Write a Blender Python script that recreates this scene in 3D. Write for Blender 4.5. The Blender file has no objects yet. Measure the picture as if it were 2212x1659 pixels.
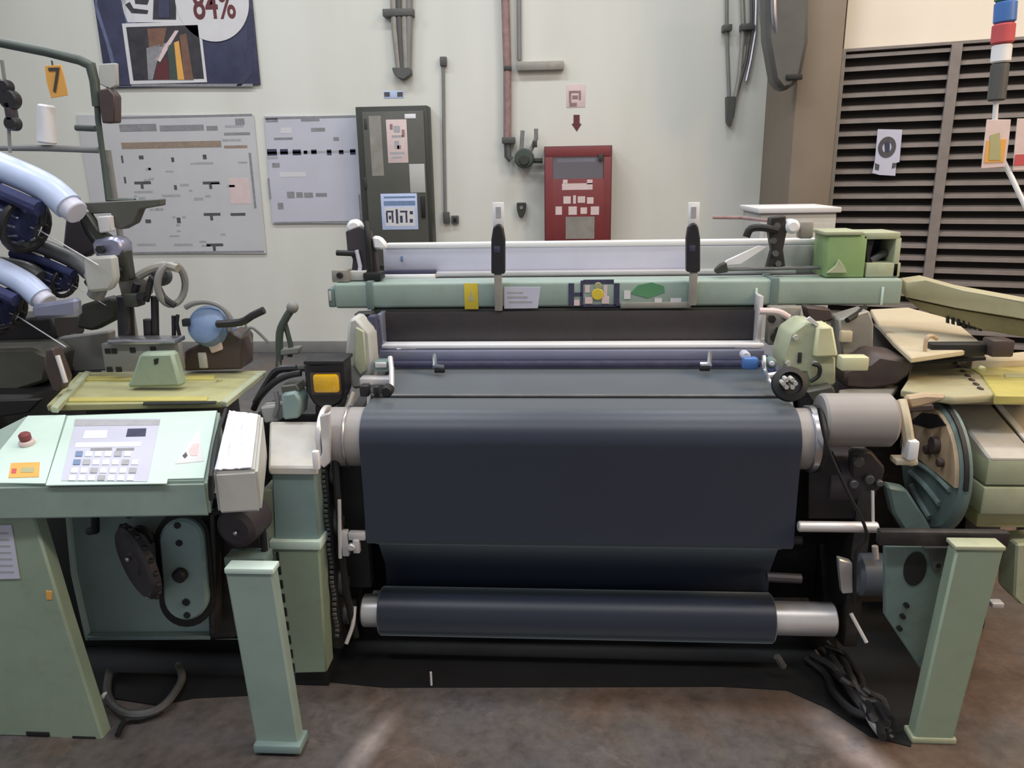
import bpy, bmesh, math, random
from mathutils import Vector, Matrix
random.seed(7)
S = bpy.context.scene
COL = S.collection

# ------------------------------------------------------------------ camera
FPX, CX, CY, EYE = 1662.0, 1106.0, 829.5, 1.65
R3 = (Matrix.Rotation(math.radians(3.8), 3, 'Z')
      @ Matrix.Rotation(math.radians(90 - 15.3), 3, 'X')
      @ Matrix.Rotation(math.radians(-1.0), 3, 'Z'))
cam_data = bpy.data.cameras.new('camera')
cam_data.sensor_width = 36.0
cam_data.lens = FPX / 2212 * 36.0
cam_data.clip_end = 60
cam = bpy.data.objects.new('camera', cam_data)
COL.objects.link(cam)
cam.matrix_world = Matrix.Translation((0, 0, EYE)) @ R3.to_4x4()
S.camera = cam

def ray(px, py):
    return R3 @ Vector(((px - CX) / FPX, -(py - CY) / FPX, -1))
def at(px, py, Y):                      # where a sight line meets the plane y = Y
    d = ray(px, py)
    return Vector((0, 0, EYE)) + d * (Y / d.y)
def atz(px, py, Z):                     # where a sight line meets the level z = Z
    d = ray(px, py)
    return Vector((0, 0, EYE)) + d * ((Z - EYE) / d.z)
def atp(px, py, p0, n):                 # where a sight line meets a slanted plane
    d = ray(px, py)
    o = Vector((0, 0, EYE))
    return o + d * ((p0 - o).dot(n) / d.dot(n))

# ------------------------------------------------------------------ materials
def lin(c):
    return tuple((v / 255 / 12.92) if v / 255 <= 0.04045 else ((v / 255 + 0.055) / 1.055) ** 2.4 for v in c) + (1,)

def paint(name, rgb, rough=0.5, metal=0.0, var=0.10, scale=6.0, bump=0.0, bscale=60.0, spec=0.5, grime=0.0, rust=None, coat=0.0, detail=5.0):
    m = bpy.data.materials.new(name)
    m.use_nodes = True
    nt = m.node_tree
    b = nt.nodes['Principled BSDF']
    b.inputs['Roughness'].default_value = rough
    b.inputs['Metallic'].default_value = metal
    b.inputs['Specular IOR Level'].default_value = spec
    b.inputs['Coat Weight'].default_value = coat
    c = lin(rgb)
    tc = nt.nodes.new('ShaderNodeTexCoord')
    n = nt.nodes.new('ShaderNodeTexNoise')
    n.inputs['Scale'].default_value = scale
    n.inputs['Detail'].default_value = detail
    n.inputs['Roughness'].default_value = 0.6
    nt.links.new(tc.outputs['Object'], n.inputs['Vector'])
    r = nt.nodes.new('ShaderNodeValToRGB')
    r.color_ramp.elements[0].position = 0.3
    r.color_ramp.elements[1].position = 0.7
    r.color_ramp.elements[0].color = tuple(v * (1 - var) for v in c[:3]) + (1,)
    r.color_ramp.elements[1].color = tuple(min(1, v * (1 + var)) for v in c[:3]) + (1,)
    nt.links.new(n.outputs['Fac'], r.inputs['Fac'])
    out = r.outputs['Color']
    if grime > 0:
        n2 = nt.nodes.new('ShaderNodeTexNoise')
        n2.inputs['Scale'].default_value = 14
        n2.inputs['Detail'].default_value = 8
        n2.inputs['Roughness'].default_value = 0.7
        nt.links.new(tc.outputs['Object'], n2.inputs['Vector'])
        r2 = nt.nodes.new('ShaderNodeValToRGB')
        r2.color_ramp.elements[0].position = 0.52
        r2.color_ramp.elements[1].position = 0.75
        r2.color_ramp.elements[0].color = (0, 0, 0, 1)
        r2.color_ramp.elements[1].color = (grime, grime, grime, 1)
        nt.links.new(n2.outputs['Fac'], r2.inputs['Fac'])
        mx = nt.nodes.new('ShaderNodeMixRGB')
        nt.links.new(r2.outputs['Color'], mx.inputs['Fac'])
        nt.links.new(out, mx.inputs['Color1'])
        mx.inputs['Color2'].default_value = lin(rust or (60, 55, 48))
        out = mx.outputs['Color']
    nt.links.new(out, b.inputs['Base Color'])
    if bump > 0:
        n3 = nt.nodes.new('ShaderNodeTexNoise')
        n3.inputs['Scale'].default_value = bscale
        n3.inputs['Detail'].default_value = 4
        nt.links.new(tc.outputs['Object'], n3.inputs['Vector'])
        bp = nt.nodes.new('ShaderNodeBump')
        bp.inputs['Strength'].default_value = bump
        bp.inputs['Distance'].default_value = 0.01
        nt.links.new(n3.outputs['Fac'], bp.inputs['Height'])
        nt.links.new(bp.outputs['Normal'], b.inputs['Normal'])
    return m

M = {}
M['sage'] = paint('sage_paint', (146, 164, 155), 0.42, var=0.07, grime=0.12)
M['sage_leg'] = paint('leg_green_paint', (144, 160, 140), 0.45, var=0.08, scale=3, grime=0.15)
M['teal'] = paint('teal_grey_paint', (132, 154, 152), 0.42, var=0.08, scale=4, grime=0.12)
M['teal_dark'] = paint('dark_teal_paint', (108, 128, 124), 0.45, var=0.12, scale=4, grime=0.25)
M['mint'] = paint('pale_mint_paint', (204, 224, 214), 0.34, var=0.05, grime=0.05)
M['cream'] = paint('cream_paint', (200, 188, 162), 0.42, var=0.06, scale=4, grime=0.15, rust=(120, 100, 70))
M['cream_green'] = paint('cream_green_paint', (172, 178, 150), 0.45, var=0.08, scale=4, grime=0.2)
M['olive'] = paint('yellow_olive_paint', (174, 172, 128), 0.4, var=0.14, scale=5, grime=0.25, rust=(130, 130, 70))
M['olive_bright'] = paint('bright_olive_paint', (190, 180, 104), 0.4, var=0.12, scale=5, grime=0.2, rust=(130, 130, 70))
M['green_box'] = paint('leaf_green_paint', (138, 168, 114), 0.45, var=0.08, grime=0.1)
M['beige'] = paint('beige_plate', (196, 192, 184), 0.42, var=0.06, grime=0.15)
M['lime'] = paint('pale_lime_paint', (206, 206, 168), 0.42, var=0.06, grime=0.1)
M['khaki'] = paint('khaki_paint', (176, 170, 138), 0.45, var=0.07, scale=4, grime=0.2)
M['khaki_dark'] = paint('dark_khaki_paint', (124, 116, 82), 0.5, var=0.12, grime=0.3)
M['teal_light'] = paint('light_teal_paint', (156, 176, 175), 0.42, var=0.06, scale=4, grime=0.12)
M['slate'] = paint('slate_grey_casing', (88, 96, 108), 0.45, var=0.1)
M['tan'] = paint('tan_metal', (186, 164, 136), 0.42, var=0.12, grime=0.25, rust=(110, 80, 55))
M['brown'] = paint('brown_housing', (72, 60, 58), 0.5, var=0.2, grime=0.2)
M['black'] = paint('black_rubber', (24, 24, 26), 0.55, var=0.25)
M['blackpl'] = paint('black_plastic', (34, 32, 36), 0.4, var=0.2)
M['dark'] = paint('oily_dark_iron', (52, 50, 50), 0.5, metal=0.3, var=0.3, scale=14, grime=0.3, rust=(90, 84, 80))
M['iron'] = paint('grey_iron', (104, 104, 104), 0.45, metal=0.5, var=0.2, scale=10, grime=0.3)
M['plum'] = paint('plum_black_casing', (62, 56, 62), 0.5, var=0.15)
M['steel'] = paint('brushed_steel', (190, 190, 198), 0.28, metal=0.9, var=0.06)
M['chrome'] = paint('bright_chrome', (225, 225, 232), 0.16, metal=1.0, var=0.02)
M['alu'] = paint('satin_aluminium', (222, 219, 220), 0.36, metal=0.45, var=0.05)
M['rubber_grey'] = paint('grey_roller_rubber', (150, 145, 143), 0.42, var=0.05)
M['lilac'] = paint('lilac_white_metal', (198, 199, 216), 0.4, var=0.04)
M['lilac_steel'] = paint('lilac_steel', (150, 152, 176), 0.3, metal=0.5, var=0.06)
M['white'] = paint('white_plastic', (232, 232, 234), 0.45, var=0.03)
M['offwhite'] = paint('off_white_paper', (212, 210, 212), 0.8, var=0.04)
M['paper'] = paint('white_paper', (226, 226, 236), 0.8, var=0.05, scale=12)
M['paper_lilac'] = paint('lilac_paper', (200, 200, 218), 0.8, var=0.04)
M['board'] = paint('grey_board', (196, 196, 198), 0.6, var=0.04, scale=3)
M['board_lilac'] = paint('lilac_board', (194, 194, 206), 0.6, var=0.04, scale=3)
M['ink'] = paint('dark_print', (84, 84, 88), 0.8, var=0.2, scale=30)
M['ink_mid'] = paint('grey_print', (140, 140, 144), 0.8, var=0.15, scale=30)
M['ink_soft'] = paint('pale_grey_print', (168, 168, 172), 0.8, var=0.1, scale=30)
M['ink_brown'] = paint('brown_print', (150, 132, 118), 0.8, var=0.15, scale=30)
M['ink_navy'] = paint('navy_print', (62, 62, 86), 0.8, var=0.2, scale=30)
M['red'] = paint('fire_red_paint', (126, 54, 56), 0.5, var=0.08, grime=0.15)
M['red_dark'] = paint('dark_red_paint', (98, 46, 50), 0.5, var=0.1)
M['red_pipe'] = paint('faded_red_pipe', (146, 118, 116), 0.5, var=0.2, scale=20)
M['red_print'] = paint('red_print', (196, 84, 88), 0.7, var=0.1)
M['pink'] = paint('pink_paper', (216, 196, 194), 0.8, var=0.06, scale=20)
M['orange'] = paint('orange_sticker', (226, 168, 84), 0.6, var=0.1)
M['yellow'] = paint('yellow_sticker', (214, 190, 60), 0.5, var=0.1)
M['amber'] = paint('amber_lens', (226, 176, 24), 0.25, var=0.15, scale=14, coat=0.5)
M['blue'] = paint('blue_plastic', (74, 118, 186), 0.4, var=0.08)
M['blue_dull'] = paint('dull_blue_plastic', (116, 138, 172), 0.4, var=0.12, scale=16)
M['blue_pale'] = paint('pale_blue_housing', (190, 204, 236), 0.35, var=0.06, scale=10)
M['navy'] = paint('navy_yarn', (44, 50, 92), 0.75, var=0.3, scale=18, bump=0.4)
M['green_logo'] = paint('green_print', (84, 140, 100), 0.6, var=0.1)
M['cabinet'] = paint('olive_grey_paint', (84, 84, 78), 0.45, var=0.12, scale=4)
M['cabinet_dark'] = paint('dark_olive_grey_paint', (56, 58, 52), 0.5, var=0.1)  # darker olive grey, shared by many small parts
M['grey'] = paint('mid_grey_paint', (128, 128, 126), 0.5, var=0.1)
M['grey_light'] = paint('light_grey_paint', (184, 184, 180), 0.5, var=0.06)
M['grey_warm'] = paint('grey_warm_metal', (150, 146, 138), 0.45, metal=0.2, var=0.15, scale=10, grime=0.2)
M['grey_green'] = paint('dark_green_pipe', (70, 80, 74), 0.45, var=0.12)
M['louvre'] = paint('louvre_grey', (134, 126, 122), 0.6, var=0.12, scale=9)
M['louvre_back'] = paint('louvre_backing', (34, 30, 28), 0.8, var=0.1)
M['pillar'] = paint('taupe_pillar_paint', (136, 124, 110), 0.7, var=0.06, scale=2)
M['duct'] = paint('dark_duct', (88, 88, 86), 0.5, metal=0.2, var=0.12, scale=5)
M['skin_tone'] = paint('brown_picture_print', (120, 88, 74), 0.7, var=0.2, scale=12)
M['denim_print'] = paint('navy_denim_print', (60, 62, 88), 0.6, var=0.2, scale=9)
M['denim_print_light'] = paint('worn_denim_print', (100, 106, 136), 0.6, var=0.2, scale=12)
M['picture_dark'] = paint('dark_picture_print', (56, 54, 60), 0.6, var=0.3, scale=14)

def glass_mat(name, rgb):
    m = paint(name, rgb, 0.08, var=0.02)
    m.node_tree.nodes['Principled BSDF'].inputs['Transmission Weight'].default_value = 0.85
    return m
M['glass'] = glass_mat('window_glass', (220, 214, 222))

# ------------------------------------------------------------------ mesh builder
class MB:
    def __init__(s):
        s.bm = bmesh.new()
    def _add(s, b):
        bmesh.ops.recalc_face_normals(b, faces=b.faces)
        me = bpy.data.meshes.new('t')
        b.to_mesh(me)
        b.free()
        s.bm.from_mesh(me)
        bpy.data.meshes.remove(me)
        return s
    def box(s, x0, x1, y0, y1, z0, z1, bev=0.003, seg=2, rot=None):
        b = bmesh.new()
        bmesh.ops.create_cube(b, size=1)
        c = Vector(((x0 + x1) / 2, (y0 + y1) / 2, (z0 + z1) / 2))
        d = Vector((abs(x1 - x0), abs(y1 - y0), abs(z1 - z0)))
        for v in b.verts:
            v.co = Vector((v.co.x * d.x, v.co.y * d.y, v.co.z * d.z))
        bv = min(bev, min(d) * 0.45)
        if bv > 0:
            bmesh.ops.bevel(b, geom=b.edges[:], offset=bv, segments=seg, affect='EDGES', profile=0.5)
        for v in b.verts:
            v.co = (rot @ v.co if rot else v.co) + c
        return s._add(b)
    def prism(s, pts, ext, bev=0.002, seg=1):
        b = bmesh.new()
        vs = [b.verts.new(p) for p in pts]
        f = b.faces.new(vs)
        r = bmesh.ops.extrude_face_region(b, geom=[f])
        for g in r['geom']:
            if isinstance(g, bmesh.types.BMVert):
                g.co += Vector(ext)
        bmesh.ops.recalc_face_normals(b, faces=b.faces)
        if bev > 0:
            es = [e for e in b.edges if len(e.link_faces) == 2 and e.calc_face_angle(0) > 0.5]
            bmesh.ops.bevel(b, geom=es, offset=bev, segments=seg, affect='EDGES', profile=0.5, clamp_overlap=True)
        return s._add(b)
    def cyl(s, p0, p1, r0, r1=None, n=28, bev=0.0):
        p0, p1 = Vector(p0), Vector(p1)
        r1 = r0 if r1 is None else r1
        h = (p1 - p0).length
        if bev > 0:
            bev = min(bev, h * 0.4, min(r0, r1) * 0.4)
            prof = [(0.0, 0), (r0 - bev, 0), (r0, bev), (r1, h - bev), (r1 - bev, h), (0.0, h)]
        else:
            prof = [(0.0, 0), (r0, 0), (r1, h), (0.0, h)]
        return s.lathe(prof, p0, p1 - p0, n)
    def lathe(s, prof, o, axis, n=32, sx=1.0):
        q = Vector((0, 0, 1)).rotation_difference(Vector(axis).normalized()).to_matrix()
        b = bmesh.new()
        rings = []
        for r, h in prof:
            if r <= 1e-6:
                rings.append([b.verts.new(Vector(o) + q @ Vector((0, 0, h)))])
            else:
                rings.append([b.verts.new(Vector(o) + q @ Vector((r * sx * math.cos(2 * math.pi * i / n), r * math.sin(2 * math.pi * i / n), h))) for i in range(n)])
        for a, c in zip(rings, rings[1:]):
            for i in range(n):
                j = (i + 1) % n
                if len(a) == 1 and len(c) == 1:
                    continue
                if len(a) == 1:
                    b.faces.new((a[0], c[i], c[j]))
                elif len(c) == 1:
                    b.faces.new((a[i], a[j], c[0]))
                else:
                    b.faces.new((a[i], a[j], c[j], c[i]))
        return s._add(b)
    def ball(s, c, r, sc=(1, 1, 1), n=20):
        b = bmesh.new()
        bmesh.ops.create_uvsphere(b, u_segments=n, v_segments=n // 2, radius=r)
        for v in b.verts:
            v.co = Vector((v.co.x * sc[0], v.co.y * sc[1], v.co.z * sc[2])) + Vector(c)
        return s._add(b)
    def tube(s, pts, r, n=10, smooth=0, closed=False):
        pts = [Vector(p) for p in pts]
        if smooth:
            P, out, L = pts, [], len(pts)
            rng = range(L if closed else L - 1)
            for i in rng:
                a = P[(i - 1) % L] if (closed or i > 0) else P[0]
                b_, c = P[i], P[(i + 1) % L]
                d = P[(i + 2) % L] if (closed or i + 2 < L) else P[-1]
                for k in range(smooth):
                    t = k / smooth
                    out.append(0.5 * ((2 * b_) + (c - a) * t + (2 * a - 5 * b_ + 4 * c - d) * t * t + (3 * b_ - a - 3 * c + d) * t ** 3))
            if not closed:
                out.append(P[-1])
            pts = out
        L = len(pts)
        b = bmesh.new()
        rings = []
        up = None
        for i, p in enumerate(pts):
            if closed:
                t = (pts[(i + 1) % L] - pts[i - 1]).normalized()
            else:
                t = (pts[min(i + 1, L - 1)] - pts[max(i - 1, 0)]).normalized()
            if up is None:
                up = t.orthogonal().normalized()
            up = (up - t * up.dot(t))
            up = up.normalized() if up.length > 1e-6 else t.orthogonal().normalized()
            sd = t.cross(up)
            k = 1.0
            if not closed and 0 < i < L - 1:
                c = max(-1, min(1, (pts[i + 1] - p).normalized().dot((p - pts[i - 1]).normalized())))
                k = min(1.6, 1 / max(0.5, math.cos(math.acos(c) / 2)))
            rr = r[i] if isinstance(r, (list, tuple)) else r
            rings.append([b.verts.new(p + (up * math.cos(2 * math.pi * j / n) + sd * math.sin(2 * math.pi * j / n)) * rr * k) for j in range(n)])
        pr = list(zip(rings, rings[1:])) + ([(rings[-1], rings[0])] if closed else [])
        for a, c in pr:
            for j in range(n):
                b.faces.new((a[j], a[(j + 1) % n], c[(j + 1) % n], c[j]))
        if not closed:
            b.faces.new(rings[0][::-1])
            b.faces.new(rings[-1])
        return s._add(b)
    def sweepx(s, prof, x0, x1, th, nx=1):
        # a sheet following a (y, z) profile between x0 and x1, with thickness th
        L = len(prof)
        b = bmesh.new()
        nrm = []
        for i in range(L):
            a, c = prof[max(i - 1, 0)], prof[min(i + 1, L - 1)]
            t = Vector((c[0] - a[0], c[1] - a[1])).normalized()
            nrm.append(Vector((t.y, -t.x)))
        rows = []
        for i, (y, z) in enumerate(prof):
            outer = [b.verts.new((x0 + (x1 - x0) * k / nx, y, z)) for k in range(nx + 1)]
            inner = [b.verts.new((x0 + (x1 - x0) * k / nx, y + nrm[i].x * th, z + nrm[i].y * th)) for k in range(nx + 1)]
            rows.append((outer, inner))
        for (o0, i0), (o1, i1) in zip(rows, rows[1:]):
            for k in range(nx):
                b.faces.new((o0[k], o0[k + 1], o1[k + 1], o1[k]))
                b.faces.new((i0[k], i1[k], i1[k + 1], i0[k + 1]))
            b.faces.new((o0[0], o1[0], i1[0], i0[0]))
            b.faces.new((o0[nx], i0[nx], i1[nx], o1[nx]))
        for o_, i_ in (rows[0], rows[-1]):
            for k in range(nx):
                b.faces.new((o_[k], i_[k], i_[k + 1], o_[k + 1]))
        return s._add(b)
    # --- the same shapes from sight lines of the photograph, on the plane y = Y
    def pbox(s, x0, y0, x1, y1, Y, d, bev=0.003):
        xm, ym = (x0 + x1) / 2, (y0 + y1) / 2
        return s.box(at(x0, ym, Y).x, at(x1, ym, Y).x, Y, Y + d, at(xm, y1, Y).z, at(xm, y0, Y).z, bev)
    def ppoly(s, pts, Y, d, bev=0.002):
        return s.prism([at(x, y, Y) for x, y in pts], (0, d, 0), bev)
    def pdisc(s, x, y, rpx, Y, d, n=28, bev=0.003):
        c = at(x, y, Y)
        r = abs(at(x + rpx, y, Y).x - c.x)
        return s.cyl(c, c + Vector((0, d, 0)), r, n=n, bev=bev)
    def pxcyl(s, x0, x1, y, Y, r, n=28, bev=0.003):
        xm = (x0 + x1) / 2
        z = at(xm, y, Y).z
        return s.cyl((at(x0, y, Y).x, Y, z), (at(x1, y, Y).x, Y, z), r, n=n, bev=bev)
    def ptube(s, pts, r, n=10, smooth=0):
        P = [at(*p) for p in pts]
        if pts[0][1] <= -100:                       # runs on up to the ceiling
            P.insert(0, Vector((P[0].x, P[0].y, 5.19)))
        return s.tube(P, r, n, smooth)
    def zpoly(s, pts, Z, d, bev=0.002):
        return s.prism([atz(x, y, Z) for x, y in pts], (0, 0, -d), bev)
    def build(s, name, mat, parent=None, top=None):
        bm = s.bm
        if parent is not None:
            off = Vector(parent['_o'])
        else:
            lo = Vector((min(v.co.x for v in bm.verts), min(v.co.y for v in bm.verts), min(v.co.z for v in bm.verts)))
            hi = Vector((max(v.co.x for v in bm.verts), max(v.co.y for v in bm.verts), max(v.co.z for v in bm.verts)))
            off = Vector(((lo.x + hi.x) / 2, (lo.y + hi.y) / 2, lo.z))
        for v in bm.verts:
            v.co -= off
        me = bpy.data.meshes.new(name)
        bm.to_mesh(me)
        bm.free()
        me.materials.append(M[mat] if isinstance(mat, str) else mat)
        me.polygons.foreach_set('use_smooth', [True] * len(me.polygons))
        me.set_sharp_from_angle(angle=math.radians(35))
        o = bpy.data.objects.new(name, me)
        COL.objects.link(o)
        o['_o'] = tuple(off)
        if parent is not None:
            o.parent = parent
        else:
            o.location = off
        return o

def tag(o, label, cat, group=None):
    o['label'] = label
    o['category'] = cat
    if group:
        o['group'] = group
    return o
def thing(name, label, cat, loc, group=None):
    o = bpy.data.objects.new(name, None)
    COL.objects.link(o)
    o.location = loc
    o['_o'] = tuple(loc)
    o.empty_display_size = 0.1
    return tag(o, label, cat, group)
def struct(o):
    o['kind'] = 'structure'
    return o
def lab(o, label):
    o['label'] = label
    return o
def text(name, body, c, height, mat, parent, sx=1.0, rot=(math.pi / 2, 0, 0), depth=0.001, bold=0.0):
    cu = bpy.data.curves.new(name, 'FONT')
    cu.body = body
    cu.align_x = 'CENTER'
    cu.align_y = 'CENTER'
    cu.size = height / 0.7
    cu.extrude = depth
    cu.materials.append(M[mat])
    o = bpy.data.objects.new(name, cu)
    cu.offset = bold
    dg = bpy.context.evaluated_depsgraph_get()
    me = bpy.data.meshes.new_from_object(o.evaluated_get(dg))
    bpy.data.objects.remove(o)
    o = bpy.data.objects.new(name, me)
    COL.objects.link(o)
    o.parent = parent
    o.location = Vector(c) - Vector(parent['_o'])
    o.rotation_euler = rot
    o.scale = (sx, 1, 1)
    return o
def marks(name, rects, Y, mat, parent, d=0.002):
    m = MB()
    for r in rects:
        m.pbox(*r, Y, d, 0)
    return m.build(name, mat, parent)
# ================================================================== THE SETTING
FLO = Vector((0, (7.4 - 4) / 2, -0.1))                    # origin of the floor mesh
def floor_material():
    m = bpy.data.materials.new('worn_concrete_floor')
    m.use_nodes = True
    nt = m.node_tree
    b = nt.nodes['Principled BSDF']
    tc = nt.nodes.new('ShaderNodeTexCoord')
    def noise(scale, detail, rough=0.6, dist=0.0):
        n = nt.nodes.new('ShaderNodeTexNoise')
        n.inputs['Scale'].default_value = scale
        n.inputs['Detail'].default_value = detail
        n.inputs['Roughness'].default_value = rough
        n.inputs['Distortion'].default_value = dist
        nt.links.new(tc.outputs['Object'], n.inputs['Vector'])
        return n.outputs['Fac']
    def ramp(fac, stops):
        r = nt.nodes.new('ShaderNodeValToRGB')
        while len(r.color_ramp.elements) < len(stops):
            r.color_ramp.elements.new(0.5)
        for e, (p, c) in zip(r.color_ramp.elements, stops):
            e.position = p
            e.color = lin(c) if len(c) == 3 else c
        nt.links.new(fac, r.inputs['Fac'])
        return r.outputs['Color']
    def mix(fac, a, c, mode='MIX'):
        x = nt.nodes.new('ShaderNodeMixRGB')
        x.blend_type = mode
        if isinstance(fac, float):
            x.inputs['Fac'].default_value = fac
        else:
            nt.links.new(fac, x.inputs['Fac'])
        nt.links.new(a, x.inputs['Color1'])
        nt.links.new(c, x.inputs['Color2'])
        return x.outputs['Color']
    sep = nt.nodes.new('ShaderNodeSeparateXYZ')
    nt.links.new(tc.outputs['Object'], sep.inputs[0])
    sc_ = nt.nodes.new('ShaderNodeMath'); sc_.operation = 'MULTIPLY_ADD'; sc_.use_clamp = True
    nt.links.new(sep.outputs['X'], sc_.inputs[0]); sc_.inputs[1].default_value = 0.35; sc_.inputs[2].default_value = 0.35
    ad = nt.nodes.new('ShaderNodeMath'); ad.operation = 'MULTIPLY_ADD'
    nt.links.new(sc_.outputs[0], ad.inputs[0]); ad.inputs[1].default_value = 0.30; nt.links.new(noise(1.7, 4, 0.55, 0.6), ad.inputs[2])
    base = ramp(ad.outputs[0], [(0.46, (100, 98, 103)), (0.6, (108, 101, 98)), (0.76, (110, 90, 77))])
    fine = ramp(noise(16, 9, 0.72), [(0.3, (150, 150, 150)), (0.52, (215, 215, 215)), (0.75, (255, 255, 255))])
    col = mix(0.75, base, fine, 'MULTIPLY')
    # scuffed paler patches and dark oil spots
    scuff = ramp(noise(4.3, 10, 0.75, 1.2), [(0.56, (0, 0, 0)), (0.72, (140, 140, 140))])
    pale = ramp(noise(30, 3), [(0.3, (150, 138, 136)), (0.7, (176, 164, 160))])
    col = mix(scuff, col, pale)
    oil = ramp(noise(6.5, 6, 0.65, 0.4), [(0.26, (200, 200, 200)), (0.38, (0, 0, 0))])
    dk = ramp(noise(9, 2), [(0.3, (48, 40, 36)), (0.7, (58, 48, 42))])
    col = mix(oil, col, dk)
    # two worn scrape marks
    def streak(pa, pb, width):
        d = (pb - pa); L = d.length; d = d.normalized(); nn = Vector((-d.y, d.x, 0))
        def dot(v, o):
            x = nt.nodes.new('ShaderNodeVectorMath'); x.operation = 'DOT_PRODUCT'
            s = nt.nodes.new('ShaderNodeVectorMath'); s.operation = 'SUBTRACT'
            nt.links.new(tc.outputs['Object'], s.inputs[0]); s.inputs[1].default_value = o
            nt.links.new(s.outputs[0], x.inputs[0]); x.inputs[1].default_value = v
            return x.outputs['Value']
        def mth(op, a, b_):
            x = nt.nodes.new('ShaderNodeMath'); x.operation = op; x.use_clamp = op == 'MULTIPLY'
            for i, v in enumerate((a, b_)):
                if isinstance(v, (int, float)): x.inputs[i].default_value = v
                else: nt.links.new(v, x.inputs[i])
            return x.outputs[0]
        mid = (pa + pb) / 2
        across = mth('SUBTRACT', 1.0, mth('DIVIDE', mth('ABSOLUTE', dot(nn, mid), 0), width))
        along = mth('SUBTRACT', 1.0, mth('DIVIDE', mth('ABSOLUTE', dot(d, mid), 0), L * 0.6))
        a = mth('MULTIPLY', mth('MAXIMUM', across, 0.0), mth('MAXIMUM', along, 0.0))
        return mth('MULTIPLY', a, mth('MULTIPLY', noise(22, 9, 0.75), 2.2))
    for pa, pb, wd in ((atz(1745, 1530, 0), atz(1990, 1740, 0), 0.075), (atz(850, 1540, 0), atz(735, 1690, 0), 0.05)):
        col = mix(streak(pa - FLO, pb - FLO, wd), col, pale)
    nt.links.new(col, b.inputs['Base Color'])
    b.inputs['Roughness'].default_value = 0.42
    b.inputs['Specular IOR Level'].default_value = 0.5
    bp = nt.nodes.new('ShaderNodeBump')
    bp.inputs['Strength'].default_value = 0.25
    bp.inputs['Distance'].default_value = 0.01
    nt.links.new(noise(24, 8, 0.7), bp.inputs['Height'])
    nt.links.new(bp.outputs['Normal'], b.inputs['Normal'])
    return m
M['floor'] = floor_material()

def wall_material(name, a, c):
    m = paint(name, a, 0.75, var=0.0)
    nt = m.node_tree
    b = nt.nodes['Principled BSDF']
    tc = nt.nodes.new('ShaderNodeTexCoord')
    mp = nt.nodes.new('ShaderNodeMapping')
    mp.inputs['Scale'].default_value = (1.6, 1.0, 0.35)
    nt.links.new(tc.outputs['Object'], mp.inputs['Vector'])
    n = nt.nodes.new('ShaderNodeTexNoise')
    n.inputs['Scale'].default_value = 1.4
    n.inputs['Detail'].default_value = 6
    nt.links.new(mp.outputs['Vector'], n.inputs['Vector'])
    r = nt.nodes.new('ShaderNodeValToRGB')
    r.color_ramp.elements[0].position = 0.35
    r.color_ramp.elements[1].position = 0.65
    r.color_ramp.elements[0].color = lin(a)
    r.color_ramp.elements[1].color = lin(c)
    nt.links.new(n.outputs['Fac'], r.inputs['Fac'])
    nt.links.new(r.outputs['Color'], b.inputs['Base Color'])
    return m
M['wall'] = wall_material('off_white_wall', (213, 213, 204), (220, 220, 212))
M['wall_warm'] = wall_material('cream_wall', (236, 224, 208), (240, 230, 216))
M['ceiling'] = paint('ceiling_white', (215, 215, 212), 0.8, var=0.03)

WB = 7.2
struct(MB().box(-9, 9, -4, WB + 0.2, -0.1, 0, 0).build('floor', 'floor'))
struct(MB().box(-9, 9, WB, WB + 0.2, 0, 5.2, 0).build('wall_back', 'wall'))
struct(MB().box(-9, 9, -4, WB + 0.2, 5.2, 5.3, 0).build('ceiling', 'ceiling'))

struct(MB().box(-9, 2.0, WB - 0.02, WB - 0.0005, 0.0, 0.11, 0.003).build('baseboard_back', 'grey'))

# pillar standing against the back wall
xa, xb = at(1718, 220, 6.3).x, at(1811, 220, 6.3).x
struct(MB().box(xa, xb, 6.3, WB, 0, 5.2, 0.012).build('pillar', 'pillar'))

# right wall: slightly turned, carries the louvre screen
LV0 = at(1820, 200, 6.45); LV0.z = 0
LV1 = at(2260, 200, 6.02); LV1.z = 0
LD = (LV1 - LV0).normalized()
LN = Vector((LD.y, -LD.x, 0))            # faces the room
if LN.y > 0:
    LN = -LN
LEN = 3.6
def lv(u, d, z):
    return LV0 + LD * u + LN * d + Vector((0, 0, z))
def lbox(mb, u0, u1, d0, d1, z0, z1, bev=0.002):
    mb.prism([lv(u0, d0, z0), lv(u1, d0, z0), lv(u1, d1, z0), lv(u0, d1, z0)], (0, 0, z1 - z0), bev)
    return mb
LTOP = atp(1950, 97, LV0, LN).z
struct(lbox(MB(), -0.02, LEN, -0.35, -0.1, 0, 5.2, 0).build('wall_right', 'wall_warm'))
ls = thing('louvre_screen', 'large dark grey slatted ventilation screen below the cream wall', 'louvre screen', lv(LEN / 2, 0, 0))
lbox(MB(), 0, LEN, -0.098, -0.085, 0.0, LTOP, 0).build('backing', 'louvre_back', ls)
sl = MB()
pitch = 0.0945
z = LTOP - 0.05
while z > 0.1:
    p = [lv(0.0, -0.075, z + 0.018), lv(0.0, -0.07, z + 0.024), lv(0.0, -0.012, z + 0.008), lv(0.0, -0.010, z - 0.018), lv(0.0, -0.020, z - 0.018), lv(0.0, -0.022, z)]
    sl.prism(p, LD * LEN, 0)
    z -= pitch
sl.build('slats', 'louvre', ls)
um = (atp(2040, 320, LV0, LN) - LV0).dot(LD)
for u in (um, um + 1.25):
    lbox(MB(), u - 0.036, u + 0.036, -0.084, 0.008, 0.0, LTOP - 0.02).build('mullion', 'louvre', ls)
lbox(MB(), -0.012, LEN, -0.084, 0.004, LTOP - 0.022, LTOP).build('top_rail', 'louvre', ls)
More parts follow.
